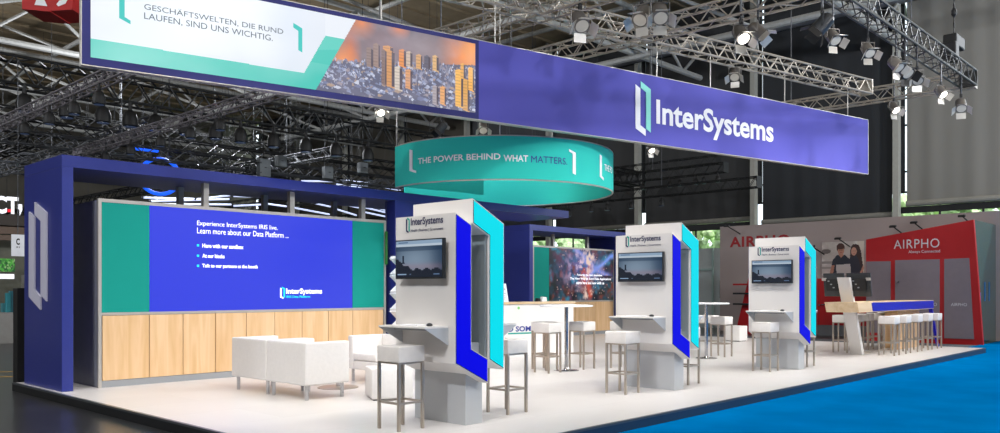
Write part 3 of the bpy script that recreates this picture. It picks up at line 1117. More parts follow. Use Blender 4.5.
# white lattice shelf object next to the display wall
lx, ly = ax(389, 12.05), 12.05
t = thing('lattice_brochure_rack', 'white zigzag brochure rack between the display wall and the nearest kiosk', 'rack', (lx + .3, ly, PT))
lat = MB()
for i in range(5):
    z0 = PT + .36 + i * .33
    for (pa, pb, yy) in (((0, 0), (.42, .33), 0), ((.42, 0), (0, .33), .012)):
        p0 = Vector((lx + .02 + pa[0], ly - .12 + yy, z0 + pa[1]))
        p1 = Vector((lx + .02 + pb[0], ly - .12 + yy, z0 + pb[1]))
        d_ = (p1 - p0)
        n_ = Vector((-d_.z, 0, d_.x)).normalized()
        lat.obox((p0 + p1) / 2, d_ / 2, (0, .10, 0), n_ * .03)
lat.build('shelf_board', PWHITE, t)
MB().box(lx + .0, lx + .5, ly - .24, ly - .0, PT, PT + .34).build('foot', PWHITE, t)
gx_ = ax(386.2, 12.16)
gp = thing('hanging_poster', 'narrow green poster hanging beside the right end of the display wall', 'poster', (gx_, 12.16, 2.0))
MB().box(gx_ - .03, gx_ + .03, 12.15, 12.165, 2.0, 2.62).build('print', mat('green_poster', '145C14', .6), gp)
MB().tube((gx_, 12.158, 2.62), (gx_, 12.158, 3.214), .004, 5).build('hanging_wire', MIDT, gp)

# ------------------------------------------------------------------ long bar table with monitors
BT = PT + 1.145
b_y0, b_y1 = 6.2, 6.87
bx0 = ax(824.5, 6.87)
bx1 = 22.36
bsp = ax(871.5, b_y0)
BLUET = mat('blue_gloss_laminate', '0006A8', 0.3, var=.02)
t = thing('long_bar_table', 'long maple and blue bar table standing at the right end of the stand', 'table', ((bx0 + bx1) / 2, 6.6, PT))
sl_ = .11 * .55
MB().prism([(bx0, BT), (bx1, BT), (bx1 + .03, BT - .21), (bx0 + .10, BT - .21)], (0, b_y0, 0), (1, 0, 0), (0, 0, 1), (0, b_y1 - b_y0, 0)).build('tabletop', MAPLEH, t)
MB().prism([(bsp, BT - .012), (bx1 - .02, BT - .012), (bx1 + .01, BT - .198), (bsp + .07, BT - .198)], (0, b_y0 - .001, 0), (1, 0, 0), (0, 0, 1), (0, -.006, 0)).build('blue_fascia', BLUET, t)
# slanted white leg that carries on upwards as a monitor post
lpt = lambda z: 18.30 - (z - PT) * .47
MB().prism([(lpt(PT) - .06, PT), (lpt(PT) + .06, PT), (lpt(BT - .21) + .06, BT - .211), (lpt(BT - .21) - .06, BT - .211)], (0, 6.46, 0), (1, 0, 0), (0, 0, 1), (0, .25, 0)).build('slanted_leg', WARM, t)
MB().prism([(lpt(BT) - .05, BT + .001), (lpt(BT) + .05, BT + .001), (lpt(BT + .52) + .05, BT + .52), (lpt(BT + .52) - .05, BT + .52)], (0, 6.46, 0), (1, 0, 0), (0, 0, 1), (0, .25, 0)).build('monitor_post', WARM, t)
MB().prism([(6.06, PT), (6.11, PT), (6.29, BT - .211), (6.20, BT - .211)], (22.27, 0, 0), (0, 1, 0), (0, 0, 1), (.05, 0, 0)).build('blue_end_leg', BLUET, t)
MB().box(20.4, 22.0, 6.42, 6.72, PT, BT - .211).build('wood_pedestal', MAPLE, t)
MB().box(18.4, 20.38, 6.55, 6.62, PT, PT + .04).build('foot_rail', CHROME, t)
# two monitors back to back with the post (their backs face the camera)
for (pxa, pxb, lb) in ((822.3, 844, 'dark monitor back, left of the white post on the bar table'), (845.5, 870.5, 'dark monitor back, right of the white post on the bar table')):
    xm = 17.62
    ya, yb = ay(pxa, xm), ay(pxb, xm)
    m_ = thing('table_monitor', lb, 'monitor', (xm, (ya + yb) / 2, BT), group='monitors on the bar table post')
    zl, zh = 1.30 + .06, 1.30 + .56
    lean = Vector((-.18, 0, 1)).normalized()
    c = Vector((xm + .07, (ya + yb) / 2, (zl + zh) / 2 + .02))
    side = Vector((0, 1, 0))
    nn_ = lean.cross(side)
    MB().obox(c, side * (abs(ya - yb) / 2 - .01), lean * ((zh - zl) / 2), nn_ * .018).build('housing', CHAR, m_, bevel=.006)
    MB().obox(c + Vector((-.03, 0, 0)), side * .16, lean * .13, nn_ * .014).build('rear_cover', BLACK, m_, bevel=.006)
    for k_ in range(3):
        MB().obox(c + Vector((-.048, .10 - k_ * .05, 0)) + lean * (.08 - .07 * k_), side * .018, lean * .012, nn_ * .005).build('port', PLINTH, m_)
    MB().obox(c + Vector((-.024, -.2 if pxa > 840 else .2, 0)) + lean * .12, side * .05, lean * .03, nn_ * .005).build('sticker', TRIM, m_)

# ------------------------------------------------------------------ violet banner with LED screen
BA = Vector((3.87, 10.80, 0))
BB = Vector((20.47, 7.13, 0))
# solve the banner plane so that its ends sit at the right bearings
BH = 1.33


def solve_end(px, ytop, ybot):
    d = BH * FPX / (ybot - ytop)
    x, y = LD((px - PCX) / FPX * d, d)
    return Vector((x, y, 0))


BB = solve_end(868, 120.7, 175.4)
BA = solve_end(81.8, -44.0, 62.5)
BDv = (BB - BA)
BL = BDv.length
BD = BDv.normalized()
BN = Vector((BD.y, -BD.x, 0))
ZB = CZ + (PCY - 175.5) / FPX * depth(BB.x, BB.y)
ZB0 = CZ + (PCY - 62.5) / FPX * depth(BA.x, BA.y)
ZB = (ZB + ZB0) / 2
ZT = ZB + BH


def bn(px, py):
    return on_plane(px, py, (BA.x, BA.y), (BD.x, BD.y))


t = thing('fascia_banner', 'huge violet hanging banner with an LED screen at its left and white company name', 'banner', tuple(BA + Vector((0, 0, ZB))))
banner = t
MB().prism([(0, ZB + .012), (BL, ZB + .012), (BL, ZT - .012), (0, ZT - .012)], BA, BD, (0, 0, 1), -BN * .12).build('fabric_face', PURP, t)
bt = MB()
bt.prism([(-.01, ZB), (BL + .01, ZB), (BL + .01, ZB + .012), (-.01, ZB + .012)], BA + BN * .006, BD, (0, 0, 1), -BN * .13)
bt.prism([(-.01, ZT - .012), (BL + .01, ZT - .012), (BL + .01, ZT), (-.01, ZT)], BA + BN * .006, BD, (0, 0, 1), -BN * .13)
bt.prism([(-.012, ZB + .012), (0, ZB + .012), (0, ZT - .012), (-.012, ZT - .012)], BA + BN * .006, BD, (0, 0, 1), -BN * .13)
bt.prism([(BL, ZB + .012), (BL + .012, ZB + .012), (BL + .012, ZT - .012), (BL, ZT - .012)], BA + BN * .006, BD, (0, 0, 1), -BN * .13)
bt.build('frame', TRIM, t)
sa, _ = bn(90.5, 50)
sb, zsb = bn(475, 113)
_, zst = bn(475, 43.9)
VIOD = mat('violet_frame_border', '26286C', .7)
MB().prism([(.0, ZB + .014), (sb + .07, ZB + .014), (sb + .07, ZT - .014), (0, ZT - .014)], BA + BN * .001, BD, (0, 0, 1), BN * .004).build('screen_border', VIOD, t)
sw, sh_ = sb - sa, zst - zsb


def suv(px, py):
    s, z = bn(px, py)
    return ((s - sa) / sw, (z - zsb) / sh_)


nx, ny = 460, 130
P = Pic(nx, ny, 'E6ECF6')
nz = noise2(nx, ny, 4, 21, 3)
P.mix((nz - .45) * 1.6, 'F6FAFF').mix(np.exp(-((P.U - .45) / .05) ** 2) * .3, 'CFDDF0').mix(np.exp(-((P.U - .12) / .08) ** 2) * .35, 'DCE9F8')
band = [suv(91, 38.4), suv(303.8, 73.2), suv(325.3, 35.6), suv(345, 39.5), suv(356, 19), suv(375, 20), suv(330, 92), (.5, -.1), (-.05, -.1), (-.05, suv(91, 38.4)[1])]
P.poly(band, '4CCABC')
P.mix((P.V < .35) * (nz - .42) * 1.5 * (P.U < .62) * (P.a[..., 0] < .4), '86DCD2')
P.poly([suv(356, 19), suv(344.4, 39.4), suv(325.3, 35.6), suv(325.3, 10), (.62, 1.1), (.8, 1.1)], 'EDF2FA')
P.poly([suv(325.3, 35.6), suv(345, 39.5), suv(338, 50), suv(318, 50)], '62D2C4')
cgx = lambda px: suv(px, 60)[0]
# city photograph on the right part of the screen
C = Pic(nx, ny, '8A8088')
cn = noise2(nx, ny, 14, 5, 4)
hl, hr = suv(336, 60), suv(475, 64)
hor = hl[1] + (C.U - hl[0]) / (hr[0] - hl[0]) * (hr[1] - hl[1])
C.mix((cn - .42) * 2.5, 'A2969E').mix(np.clip((C.V - .8) * 4, 0, 1), '77707C')


def glow(px, py, rx_, ry_, cc):
    u_, v_ = suv(px, py)
    C.disc(u_, v_, rx_, ry_, cc, soft=.95)


glow(350, 52, .035, .5, 'D07F62'); glow(343, 60, .05, .25, 'F39A62'); glow(362, 24, .045, .22, 'E89060'); glow(398, 29, .04, .16, 'EE9468')
glow(463, 57, .10, .40, 'F59A62'); glow(472, 50, .05, .45, 'FFAC6C'); glow(385, 45, .10, .35, '8E7880'); glow(430, 50, .08, .3, '9A8A90')
C.mix((C.V < hor - .02) * 1.0, '6C6A7E').mix((C.V < hor) * (cn - .45) * 4, 'A6A8C0')
r2 = np.random.default_rng(3)
for k_ in range(1100):
    v_ = r2.random() ** .8
    u_ = .50 + r2.random() * .52
    hh0 = hl[1] + (u_ - hl[0]) / (hr[0] - hl[0]) * (hr[1] - hl[1])
    v_ = v_ * (hh0 - .02)
    if k_ < 700:
        v_ = hh0 * (1 - k_ / 700) * .98 - .02
    sc_ = 1.25 - v_ * 1.7
    ww, hh = (.004 + r2.random() * .010) * sc_, (.02 + r2.random() * .05) * sc_
    cc = ['8F97B6', 'B4B9D2', '7E84A6', 'A89EA8', 'D4D8EA', '6C6E86', 'B8A090', '98A2C4', 'C2C8E0'][r2.integers(9)]
    C.poly([(u_, v_), (u_ + ww, v_ - .03), (u_ + ww, v_ + hh), (u_, v_ + hh)], '6A6C84')
    C.poly([(u_, v_ + hh), (u_ + ww, v_ + hh - .015), (u_ + ww * 1.7, v_ + hh + .01), (u_ + ww * .7, v_ + hh + .03)], cc)
tow = [(366, 66, 18, 7, '9C8884'), (373, 66, 22, 7, 'A48C84'), (383, 60, 14, 10, 'E8A45E'), (381, 84, 34, 5, '8E7874'), (386, 86, 35, 8, 'DCA068'), (399, 66, 16, 7, 'F09A5A'),
       (406, 66, 14, 6, 'D8C2B0'), (394, 89, 22, 8, 'DED2C6'), (405, 88, 18, 7, 'E8AA7C'), (416, 68, 13, 6, 'E2B07C'), (424, 68, 12, 6, '6E6C7C'), (432, 70, 14, 6, 'E6BC88'),
       (455, 106, 36, 8, 'FFC46A'), (463, 110, 30, 6, 'E8B066'), (468, 90, 22, 6, 'FFBE66'), (440, 104, 17, 6, 'F2B47C'), (432, 104, 18, 6, 'B8AEB4'), (460, 78, 14, 5, 'F0B468')]
for (px, pb, hpx, wpx, cc) in tow:
    u0, v0 = suv(px, pb)
    u1, _ = suv(px + wpx, pb)
    _, v1 = suv(px, pb - hpx)
    C.poly([(u0, v0), (u1, v0 - .02), (u1, v1 - .01), (u0 + (u1 - u0) * .5, v1 + .02), (u0, v1)], cc)
    C.poly([(u0 + (u1 - u0) * .7, v0), (u1, v0), (u1, v1 - .01), (u0 + (u1 - u0) * .7, v1)], '5E5460')
    nr = max(3, int(hpx / 3))
    for j_ in range(nr):
        vv = v0 + (v1 - v0) * (j_ + .5) / nr
        C.mix(((C.U > u0) & (C.U < u0 + (u1 - u0) * .65) & (abs(C.V - vv) < .006)) * .3, '5A4A4A')
C.mix((cn - .5) * .6, 'B8B0C0')
la, lb_ = suv(355.5, 20), suv(315.8, 89.6)
lim = lb_[0] + (P.V - lb_[1]) / (la[1] - lb_[1]) * (la[0] - lb_[0])
msk = (P.U > lim)[..., None]
P.a = np.where(msk, C.a, P.a)
o3 = BA + BD * sa + Vector((0, 0, zsb)) + BN * .009
MB().prism([(sa, zsb), (sb, zsb), (sb, zst), (sa, zst)], BA + BN * .005, BD, (0, 0, 1), BN * .002).build('led_screen', BLACK, t)
P.mesh('screen_picture', picture_mat('banner_screen_glow', .97), t, o3, BD * sw, (0, 0, sh_))
# aqua quotation brackets and slogan on the screen
AQUA = mat('aqua_glow', '083030', .5, emis='3CCCC4', es=.9)
TXTG = mat('screen_grey_ink', '404A50', .6, emis='52606A', es=.5)
_, ztb = bn(293, 23)
_, zbb = bn(302, 52.6)
hb = ztb - zbb
brk = [(0, 0.0), (.0, .93), (.11, 1.0), (.11, .0)]


def bpoly(pts, m, nm='screen_bracket'):
    MB().prism([bn(*p) for p in pts], BA + BN * .011, BD, (0, 0, 1), BN * .002).build(nm, m, t)


bpoly([(293, 23), (302, 28.7), (302, 52.8), (298, 50.2), (298, 31.2), (293, 27.6)], AQUA)
bpoly([(119, -14), (124.5, -10.2), (124.5, 17.2), (130.4, 21), (130.4, 24.6), (119, 18.2)], AQUA)


def btext(body, px0, py_base, px1, py_top, m, bold=.0, off=.012, nm='lettering', space=1.0):
    s0, z0 = bn(px0, py_base)
    s1, _ = bn(px1, py_base)
    _, z1 = bn(px0, py_top)
    return writing(nm, body, t, m, BA + BD * s0 + Vector((0, 0, z0)), BD, (0, 0, 1), s1 - s0, z1 - z0, bold=bold, off=off, space=space)


btext('GESCHÄFTSWELTEN, DIE RUND', 144, 10.3, 283, 2.6, TXTG)
btext('LAUFEN, SIND UNS WICHTIG.', 144, 19.9, 272.5, 12.6, TXTG)
# company name on the violet part
s0, zlo = bn(644.5, 135.9)
_, zhi = bn(640.4, 81.3)
s0, _ = bn(635.2, 100)
s1, _ = bn(650.3, 100)
logo_mark(t, PWHITE, MINT, BA + BD * s0 + Vector((0, 0, zlo)), BD, (0, 0, 1), s1 - s0, zhi - zlo, off=.004, thick=.01)
s0, _ = bn(656, 110)
s1, _ = bn(773.2, 110)
_, ztp = bn(656, 99.0)
_, zbt = bn(713, 139.8)
writing('lettering', 'InterSystems', t, PWHITE, BA + BD * s0 + Vector((0, 0, zbt)), BD, (0, 0, 1), s1 - s0, ztp - zbt, bold=.025, off=.008)
# suspension wires up to the truss
for px in (497, 659, 712.6, 787, 850, 260, 383):
    s, _ = bn(px, 60)
    p = BA + BD * s - BN * .06
    MB().tube((p.x, p.y, ZT), (p.x, p.y, 6.4), .011, 6).build('hanging_wire', TRIM, t)


# ------------------------------------------------------------------ turquoise ring banner
rc_l, rc_d, RR = 0.0, 16.98, 2.32
z_r0, z_r1 = 1.52 + 1.985, 1.52 + 2.75
rcx, rcy = LD(rc_l, rc_d)
t = thing('ring_banner', 'large turquoise circular fabric ring banner hanging above the reception counter', 'banner', (rcx, rcy, z_r0))


def ringpt(phi, r, z):
    """phi 0 faces the camera, grows to the right"""
    x, y = LD(rc_l + r * math.sin(phi), rc_d - r * math.cos(phi))
    return Vector((x, y, z))


mb, rim = MB(), MB()
phis = [-1.06 + (2 * math.pi - .95) * i / 120 for i in range(121)]
vs, fs = [], []
for ph in phis:
    vs += [ringpt(ph, RR, z_r0), ringpt(ph, RR, z_r1), ringpt(ph, RR - .03, z_r1), ringpt(ph, RR - .03, z_r0)]
for i in range(120):
    k = i * 4
    for j in range(4):
        fs.append((k + j, k + (j + 1) % 4, k + 4 + (j + 1) % 4, k + 4 + j))
fs += [(0, 1, 2, 3), (483, 482, 481, 480)]
mb.add(vs, fs).build('fabric_band', RINGM, t, smooth=True)
for zc in (z_r0 - .01, z_r1 + .01):
    pts = [ringpt(ph, RR - .015, zc) for ph in phis]
    rm = MB()
    for a, b_ in zip(pts[:-1], pts[1:]):
        rm.tube(a, b_, .016, 6)
    rm.build('rim_tube', TRIM, t)
# inner fabric fin
fa, fb = LD(-1.95, 15.75), LD(-.34, 17.1)
fv = Vector((fb[0] - fa[0], fb[1] - fa[1], 0))
fn = Vector((-fv.y, fv.x, 0)).normalized()
MB().prism([(0, z_r0), (1, z_r0), (1, z_r1), (0, z_r1)], (fa[0], fa[1], 0), fv, (0, 0, 1), fn * .03).build('inner_fin', RINGM, t)
for (l_, d_) in ((-.34, 17.1), (1.2, 18.9), (0, 14.75), (-2.0, 15.9)):
    x, y = LD(l_, d_)
    MB().tube((x, y, z_r1), (x, y, 6.5), .012, 6).build('hanging_wire', TRIM, t)


def phi_of(px):
    lo, hi = -1.2, 1.3
    for _ in range(50):
        m_ = (lo + hi) / 2
        p = rc_l + RR * math.sin(m_), rc_d - RR * math.cos(m_)
        if PCX + FPX * p[0] / p[1] < px:
            lo = m_
        else:
            hi = m_
    return lo


def zring(px, py):
    ph = phi_of(px)
    return CZ + (PCY - py) / FPX * (rc_d - RR * math.cos(ph))


def ring_text(body, px0, px1, pyb, pyt, m, pxref, bold=.02):
    p0, p1 = phi_of(px0), phi_of(px1)
    z0, z1 = zring(pxref, pyb), zring(pxref, pyt)
    wd = (p1 - p0) * RR
    writing('lettering', body, t, m, (0, 0, 0), (1, 0, 0), (0, 0, 1), wd, z1 - z0, bold=bold,
            bend=lambda p, q_: ringpt(p0 + p / RR, RR + .008, z0 + q_))


RN = mat('violet_ring_print', '2C3C8E', .6)
ring_text('THE POWER BEHIND', 418.3, 500.5, 163.5, 157.4, PWHITE, 425)
ring_text('WHAT', 503.5, 528, 161.6, 155.0, PWHITE, 515)
ring_text('MATTERS.', 531, 567, 163.2, 156.4, RN, 545, bold=.0)
ring_text('THE PO', 604.0, 611.8, 171.0, 164.5, PWHITE, 606)


def ring_bracket(px0, px1, py0, py1, kind):
    p0, p1 = phi_of(px0), phi_of(px1)
    pm = (px0 + px1) / 2
    za, zb_ = zring(pm, py1), zring(pm, py0)
    hh_ = zb_ - za
    wd = p1 - p0
    P_ = [(0, .12), (0, 1), (.45, .95), (.45, .17), (1, .09), (1, 0)]
    if kind == 'R':
        P_ = [(1 - a, 1 - b_) for (a, b_) in P_]
    f, k = [], []
    for r_ in (RR + .004, RR + .014):
        f += [ringpt(p0 + a * wd, r_, za + b_ * hh_) for (a, b_) in P_]
    fs_ = [tuple(range(6)), tuple(range(11, 5, -1))] + [(i, 6 + i, 6 + (i + 1) % 6, (i + 1) % 6) for i in range(6)]
    MB().add(f, fs_).build('logo_bracket', PWHITE, t)


ring_bracket(410, 416.3, 149, 173.5, 'L')
ring_bracket(568.8, 575.3, 149.5, 174.5, 'R')
ring_bracket(599.5, 603.2, 155, 180, 'L')

# ================================================================== RIGGING
def truss(name, p0, p1, label, m, size=.32, step=.55, cr=.025, br_=.012, cat='truss', group=None, parts=True):
    p0, p1 = Vector(p0), Vector(p1)
    t = thing(name, label, cat, tuple(p0), group=group)
    d = (p1 - p0)
    L = d.length
    d.normalize()
    up = Vector((0, 0, 1))
    sd = d.cross(up).normalized()
    h = size / 2
    cs = [(-h, -h), (h, -h), (h, h), (-h, h)]
    corner = [sd * a + up * b_ for (a, b_) in cs]
    if parts:
        for c in corner:
            MB().tube(p0 + c, p1 + c, cr, 8).build('chord', m, t)
    else:
        ch = MB()
        for c in corner:
            ch.tube(p0 + c, p1 + c, cr, 6)
        ch.build('chords', m, t)
    n = max(2, int(L / step))
    bz = MB()
    for i in range(n):
        a, b_ = i * L / n, (i + .5) * L / n
        c_ = (i + 1) * L / n
        for k in range(4):
            q0, q1 = corner[k], corner[(k + 1) % 4]
            bz.tube(p0 + d * a + q0, p0 + d * b_ + q1, br_, 5)
            bz.tube(p0 + d * b_ + q1, p0 + d * c_ + q0, br_, 5)
    bz.build('bracing', m, t)
    hz_ = 18.849
    nw_ = max(2, int(L / 7))
    for i in range(nw_):
        e = p0 + d * (L * (i + .5) / nw_)
        MB().tube((e.x, e.y, e.z + h), (e.x, e.y, hz_), .012, 5).build('suspension_cable', MIDT, t)
    for e in (0, L):
        MB().obox(p0 + d * e, d * .012, sd * (h + cr), up * (h + cr)).build('end_plate', m, t) if parts else None
    return t


zt_ = 6.44
tb0 = BA - BD * 1.0 - BN * .06
tb1 = BB - BN * .06
BTR = truss('lighting_truss', (tb0.x, tb0.y, zt_), (tb1.x, tb1.y, zt_), 'silver truss running directly above the violet banner', TRUSSM)
truss('lighting_truss', (13.3, 3.2, zt_), (13.3, 15.2, zt_), 'silver truss crossing above the middle of the violet banner', TRUSSM)
LILT = mat('shaded_truss_paint', '7E7A80', .5, .3)  # darker copy of the silver truss finish, shade put into the colour
truss('lighting_truss', (10.97, 6.0, zt_), (10.97, 15.5, zt_), 'silver truss crossing above the LED screen at the top edge', TRUSSM)
truss('lighting_truss', (10.97, 15.6, zt_ - .04), (10.97, 31, zt_ - .04), 'silver truss darkened by painted shade, running far back below the left half of the banner', LILT, size=.26)
truss('lighting_truss', (21.6, 5.1, zt_), (21.6, 11.0, zt_), 'silver truss across the right end meeting the black truss', TRUSSM)
truss('lighting_truss', (5.0, 5.2, zt_), (21.42, 5.2, zt_), 'long dark truss slanting down at the upper right', mat('dark_truss', '3C3B39', .45, .5), size=.34)
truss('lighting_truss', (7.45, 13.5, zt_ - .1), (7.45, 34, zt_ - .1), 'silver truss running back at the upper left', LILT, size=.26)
truss('roof_truss', (4.0, 29, 8.4), (43, 29, 8.4), 'thick black truss crossing behind the banner at the upper left', BLACKT, size=.85, step=1.2, cr=.05, br_=.03)
truss('lighting_truss', (30, 14.5, 5.7), (30, 32, 5.7), 'black truss with round lamps right of the turquoise ring', BLACKT, size=.4, step=.6)
truss('lighting_truss', (33, 17.5, 6.9), (33, 40, 6.9), 'upper black truss beyond the ring, right of it', BLACKT, size=.4, step=.6)
truss('lighting_truss', (37, 20, 8.0), (37, 44, 8.0), 'farthest black truss seen right above the ring', BLACKT, size=.4, step=.6)
# distant rigging over the neighbouring stands
far_labels = ['nearest', 'second', 'third', 'fourth', 'fifth', 'sixth', 'seventh', 'eighth', 'ninth', 'tenth']
rr = random.Random(11)
for i in range(9):
    Y = 34 + i * 4.2
    z = 7.2 + (i % 3) * .9 + .35 * i
    truss('far_truss', (4 + i * 1.0, Y, z), (43, Y, z), '%s of the dark trusses stacked behind the navy beam' % far_labels[i], BLACKT if i % 3 else MIDT,
          size=.5, step=1.3, cr=.04, br_=.025, group='distant trusses', parts=False)
for i in range(7):
    X = 10 + i * 4.6
    z = 7.0 + (i % 2) * 1.3
    truss('far_truss', (X, 33, z), (X, 72, z), 'dark truss running away from the camera, %s from the left' % far_labels[i], MIDT if i % 2 else BLACKT,
          size=.45, step=1.3, cr=.04, br_=.022, group='distant trusses', parts=False)


# ---- theatre lamps
def make_lamp(white=True, glow=False):
    """fresnel with barn doors; hangs from its origin, head aims along local +Y and down"""
    t = thing('stage_light', 'x', 'stage light')
    body = mat('lamp_housing_grey', '6E6A66', .4, .4) if white else CHAR
    MB().box(-.03, .03, -.02, .02, -.09, 0).build('clamp', BLACK, t, world=False, bevel=.004)
    yk = MB()
    yk.box(-.15, .15, -.012, .012, -.105, -.09)
    yk.box(-.15, -.138, -.012, .012, -.30, -.105)
    yk.box(.138, .15, -.012, .012, -.30, -.105)
    yk.build('yoke', body, t, world=False)
    a = math.radians(48)
    f = Vector((0, math.cos(a), -math.sin(a)))
    c = Vector((0, 0, -.27))
    MB().tube(c - f * .14, c + f * .12, .115, 18, .125).build('housing', body, t, world=False, smooth=True)
    hs = t.children[-1] if t.children[-1].name.startswith('housing') else [q for q in t.children if q.name.startswith('housing')][0]
    MB().tube(c - f * .19, c - f * .14, .075, 16, .11).build('rear_cap', body, hs, world=False, smooth=True)
    MB().tube(c + f * .121, c + f * .127, .10, 20).build('lens', LAMPE if glow else mat('lens_glass', 'B8B8B0', .2, emis='FFE8C8', es=.12), hs, world=False)
    up = Vector((1, 0, 0)).cross(f).normalized()
    for (dx, dy) in ((1, 0), (-1, 0), (0, 1), (0, -1)):
        s = Vector((1, 0, 0)) * dx + up * dy
        e = Vector((1, 0, 0)) * abs(dy) + up * abs(dx)
        base = c + f * .13 + s * .125
        tip = (f * .8 + s * .6).normalized()
        MB().obox(base + tip * .07, tip * .07, e * .10, tip.cross(e).normalized() * .003).build('barn_door', LAMPW if white else BLACK, hs, world=False)
    return t


lampW = make_lamp(True)
lampG = make_lamp(True, True)
lampB = make_lamp(False)
protos = {'W': lampW, 'G': lampG, 'B': lampB}
used = set()


def at_px(px, py, X=None, Y=None, d=None):
    """point on the ray of a place of the photo, on plane X= or Y= or at depth d"""
    tq = (px - PCX) / FPX
    if d is None:
        if X is not None:
            d = X / (OX + RX * tq)
        else:
            d = Y / (OY + RY * tq)
    x, y = LD(tq * d, d)
    return Vector((x, y, CZ + (PCY - py) / FPX * d))


def put_lamp(kind, p, rz, sc, label, ztop=None):
    src = protos[kind]
    if kind in used:
        o = dup(src, tuple(p), rz)
    else:
        o = src
        used.add(kind)
        o.location = p
        o.rotation_euler = (0, 0, rz)
    sc = sc * .78
    o.scale = (sc, sc, sc)
    o['label'] = label
    o['group'] = 'stage lights on the trusses'
    if ztop is None:
        ztop = 6.30
    if p[2] < ztop:
        pp = MB()
        pp.tube((0, 0, 0), (0, 0, (ztop - p[2]) / sc), .02, 8)
        pp.build('hanging_pipe', MIDT, o, world=False)
    return o


R = math.radians
put_lamp('W', at_px(833, 24, Y=5.04), R(150), 1.0, 'white stage light with open doors hanging from the dark truss, highest one')
put_lamp('B', at_px(822, 8, Y=5.04), R(30), 1.25, 'black boxy stage light at the upper end of the dark truss')
put_lamp('W', at_px(868, 38, Y=5.04), R(140), 1.0, 'white stage light hanging second from the top on the dark truss')
put_lamp('W', at_px(896, 52, Y=5.04), R(160), 1.1, 'white stage light with bright doors, third down the dark truss')
put_lamp('B', at_px(905, 56, Y=5.04), R(150), 1.25, 'black stage light beside the third white one on the dark truss')
put_lamp('W', at_px(917, 66, Y=5.04), R(120), 1.1, 'white stage light fourth down the dark truss')
put_lamp('G', at_px(941, 82, Y=5.04), R(150), 1.0, 'lit stage light close to the lower end of the dark truss')
put_lamp('W', at_px(961, 94, Y=5.04), R(110), 1.2, 'white stage light at the lowest end of the dark truss')
put_lamp('G', at_px(894, 98, X=21.44), R(150), 1.15, 'glowing stage light under the silver end truss right of the banner')
put_lamp('W', at_px(735, 63, d=17.55), R(110), 1.15, 'white curved stage light hanging just above the banner name')
put_lamp('G', at_px(741, 19, X=13.14), R(150), 1.3, 'big bright stage light under the silver crossing truss')
put_lamp('W', at_px(758, 17, X=13.14), R(200), 1.2, 'white stage light beside the big bright one on the crossing truss')
put_lamp('W', at_px(580, 4, X=10.81), R(150), 1.4, 'white stage light over the violet part of the banner left of centre')
put_lamp('W', at_px(642, -2, X=10.81), R(100), 1.3, 'left one of two white stage lights at the top edge centre')
put_lamp('W', at_px(660, -4, X=10.81), R(130), 1.3, 'right one of two white stage lights at the top edge centre')
put_lamp('G', at_px(651, 141, d=20.5), R(150), .9, 'glowing stage light peeping below the banner under the name', ztop=18.849)
put_lamp('G', at_px(380, 100, d=17), R(160), 1.0, 'glowing stage light below the LED screen of the banner', ztop=18.849)
put_lamp('W', at_px(483, 118, d=16.5), R(140), .95, 'white stage light standing out above the turquoise ring', ztop=18.849)
put_lamp('B', at_px(441, 118, d=19), R(60), 1.1, 'black moving stage light above the left half of the turquoise ring', ztop=18.849)

# chain hoist at the upper right
p = at_px(954, 42, Y=5.5)
t = thing('chain_hoist', 'black chain hoist motor hanging at the upper right by the wall', 'hoist', tuple(p))
MB().box(p.x - .36, p.x + .36, p.y - .15, p.y + .15, p.z - .16, p.z + .12).build('motor_body', BLACK, t, bevel=.03)
MB().box(p.x - .5, p.x - .22, p.y - .17, p.y + .17, p.z - .55, p.z - .1).build('chain_bag', BLACK, t, bevel=.03)
ch = MB()
for i in range(60):
    z0 = p.z + .12 + i * .11
    ch.tube((p.x, p.y, z0), (p.x, p.y, z0 + .115), .012 if i % 2 else .02, 6)
ch.build('chain', BLACK, t)
MB().lathe([(.03, 0), (.06, .05), (.06, .14), (.03, .2)], (p.x, p.y, p.z + .6), 12).build('hook_block', BLACK, t)


# ---- round black lamps hanging from far trusses
def make_par():
    t = thing('par_lamp', 'x', 'stage light')
    MB().tube((0, 0, -.14), (0, 0, .08), .05, 10, .03).build('clamp', BLACK, t, world=False)
    MB().lathe([(.10, -.52), (.17, -.50), (.17, -.34), (.12, -.2), (.05, -.14)], (0, 0, 0), 14).build('housing', BLACK, t, world=False, smooth=True)
    MB().lathe([(.02, -.535), (.13, -.53), (.13, -.522)], (0, 0, 0), 14).build('lens', mat('dim_blue_lens', '20304A', .2, emis='6E86B8', es=.12), t, world=False)
    return t


par0 = make_par()
plist = []
for i, px in enumerate([571, 594, 610, 634, 664]):
    y = ay(px, 30)
    plist.append(((29.8, y, 5.44), 'round black lamp, number %s from the left on the truss right under the ring' % ['one', 'two', 'three', 'four', 'five'][i]))
for i, px in enumerate([672, 682, 698, 706, 720, 645]):
    y = ay(px, 33)
    plist.append(((32.8, y, 6.64), 'round black lamp hanging on the upper truss %s' % ['above the middle kiosk, first', 'above the middle kiosk, second', 'right of the middle kiosk, first of a close pair',
                  'right of the middle kiosk, second of a close pair', 'at the right end above the taupe wall', 'in front of the hall column']))if False else plist.append(((32.8, y, 6.64), 'round black lamp on the upper truss ' + ['above the middle kiosk, left of two', 'above the middle kiosk, right of two', 'left one of a close pair', 'right one of a close pair', 'at its right end', 'before the hall column'][i]))
for i, px in enumerate([20, 62, 98, 125, 150, 180, 210, 235, 268, 300, 330, 362]):
    X = ax(px, 29)
    plist.append(((X, 28.575, 7.90), 'black par lamp under the thick black truss, %s from the left' % ['first', 'second', 'third', 'fourth', 'fifth', 'sixth', 'seventh', 'eighth', 'ninth', 'tenth', 'eleventh', 'twelfth'][i]))
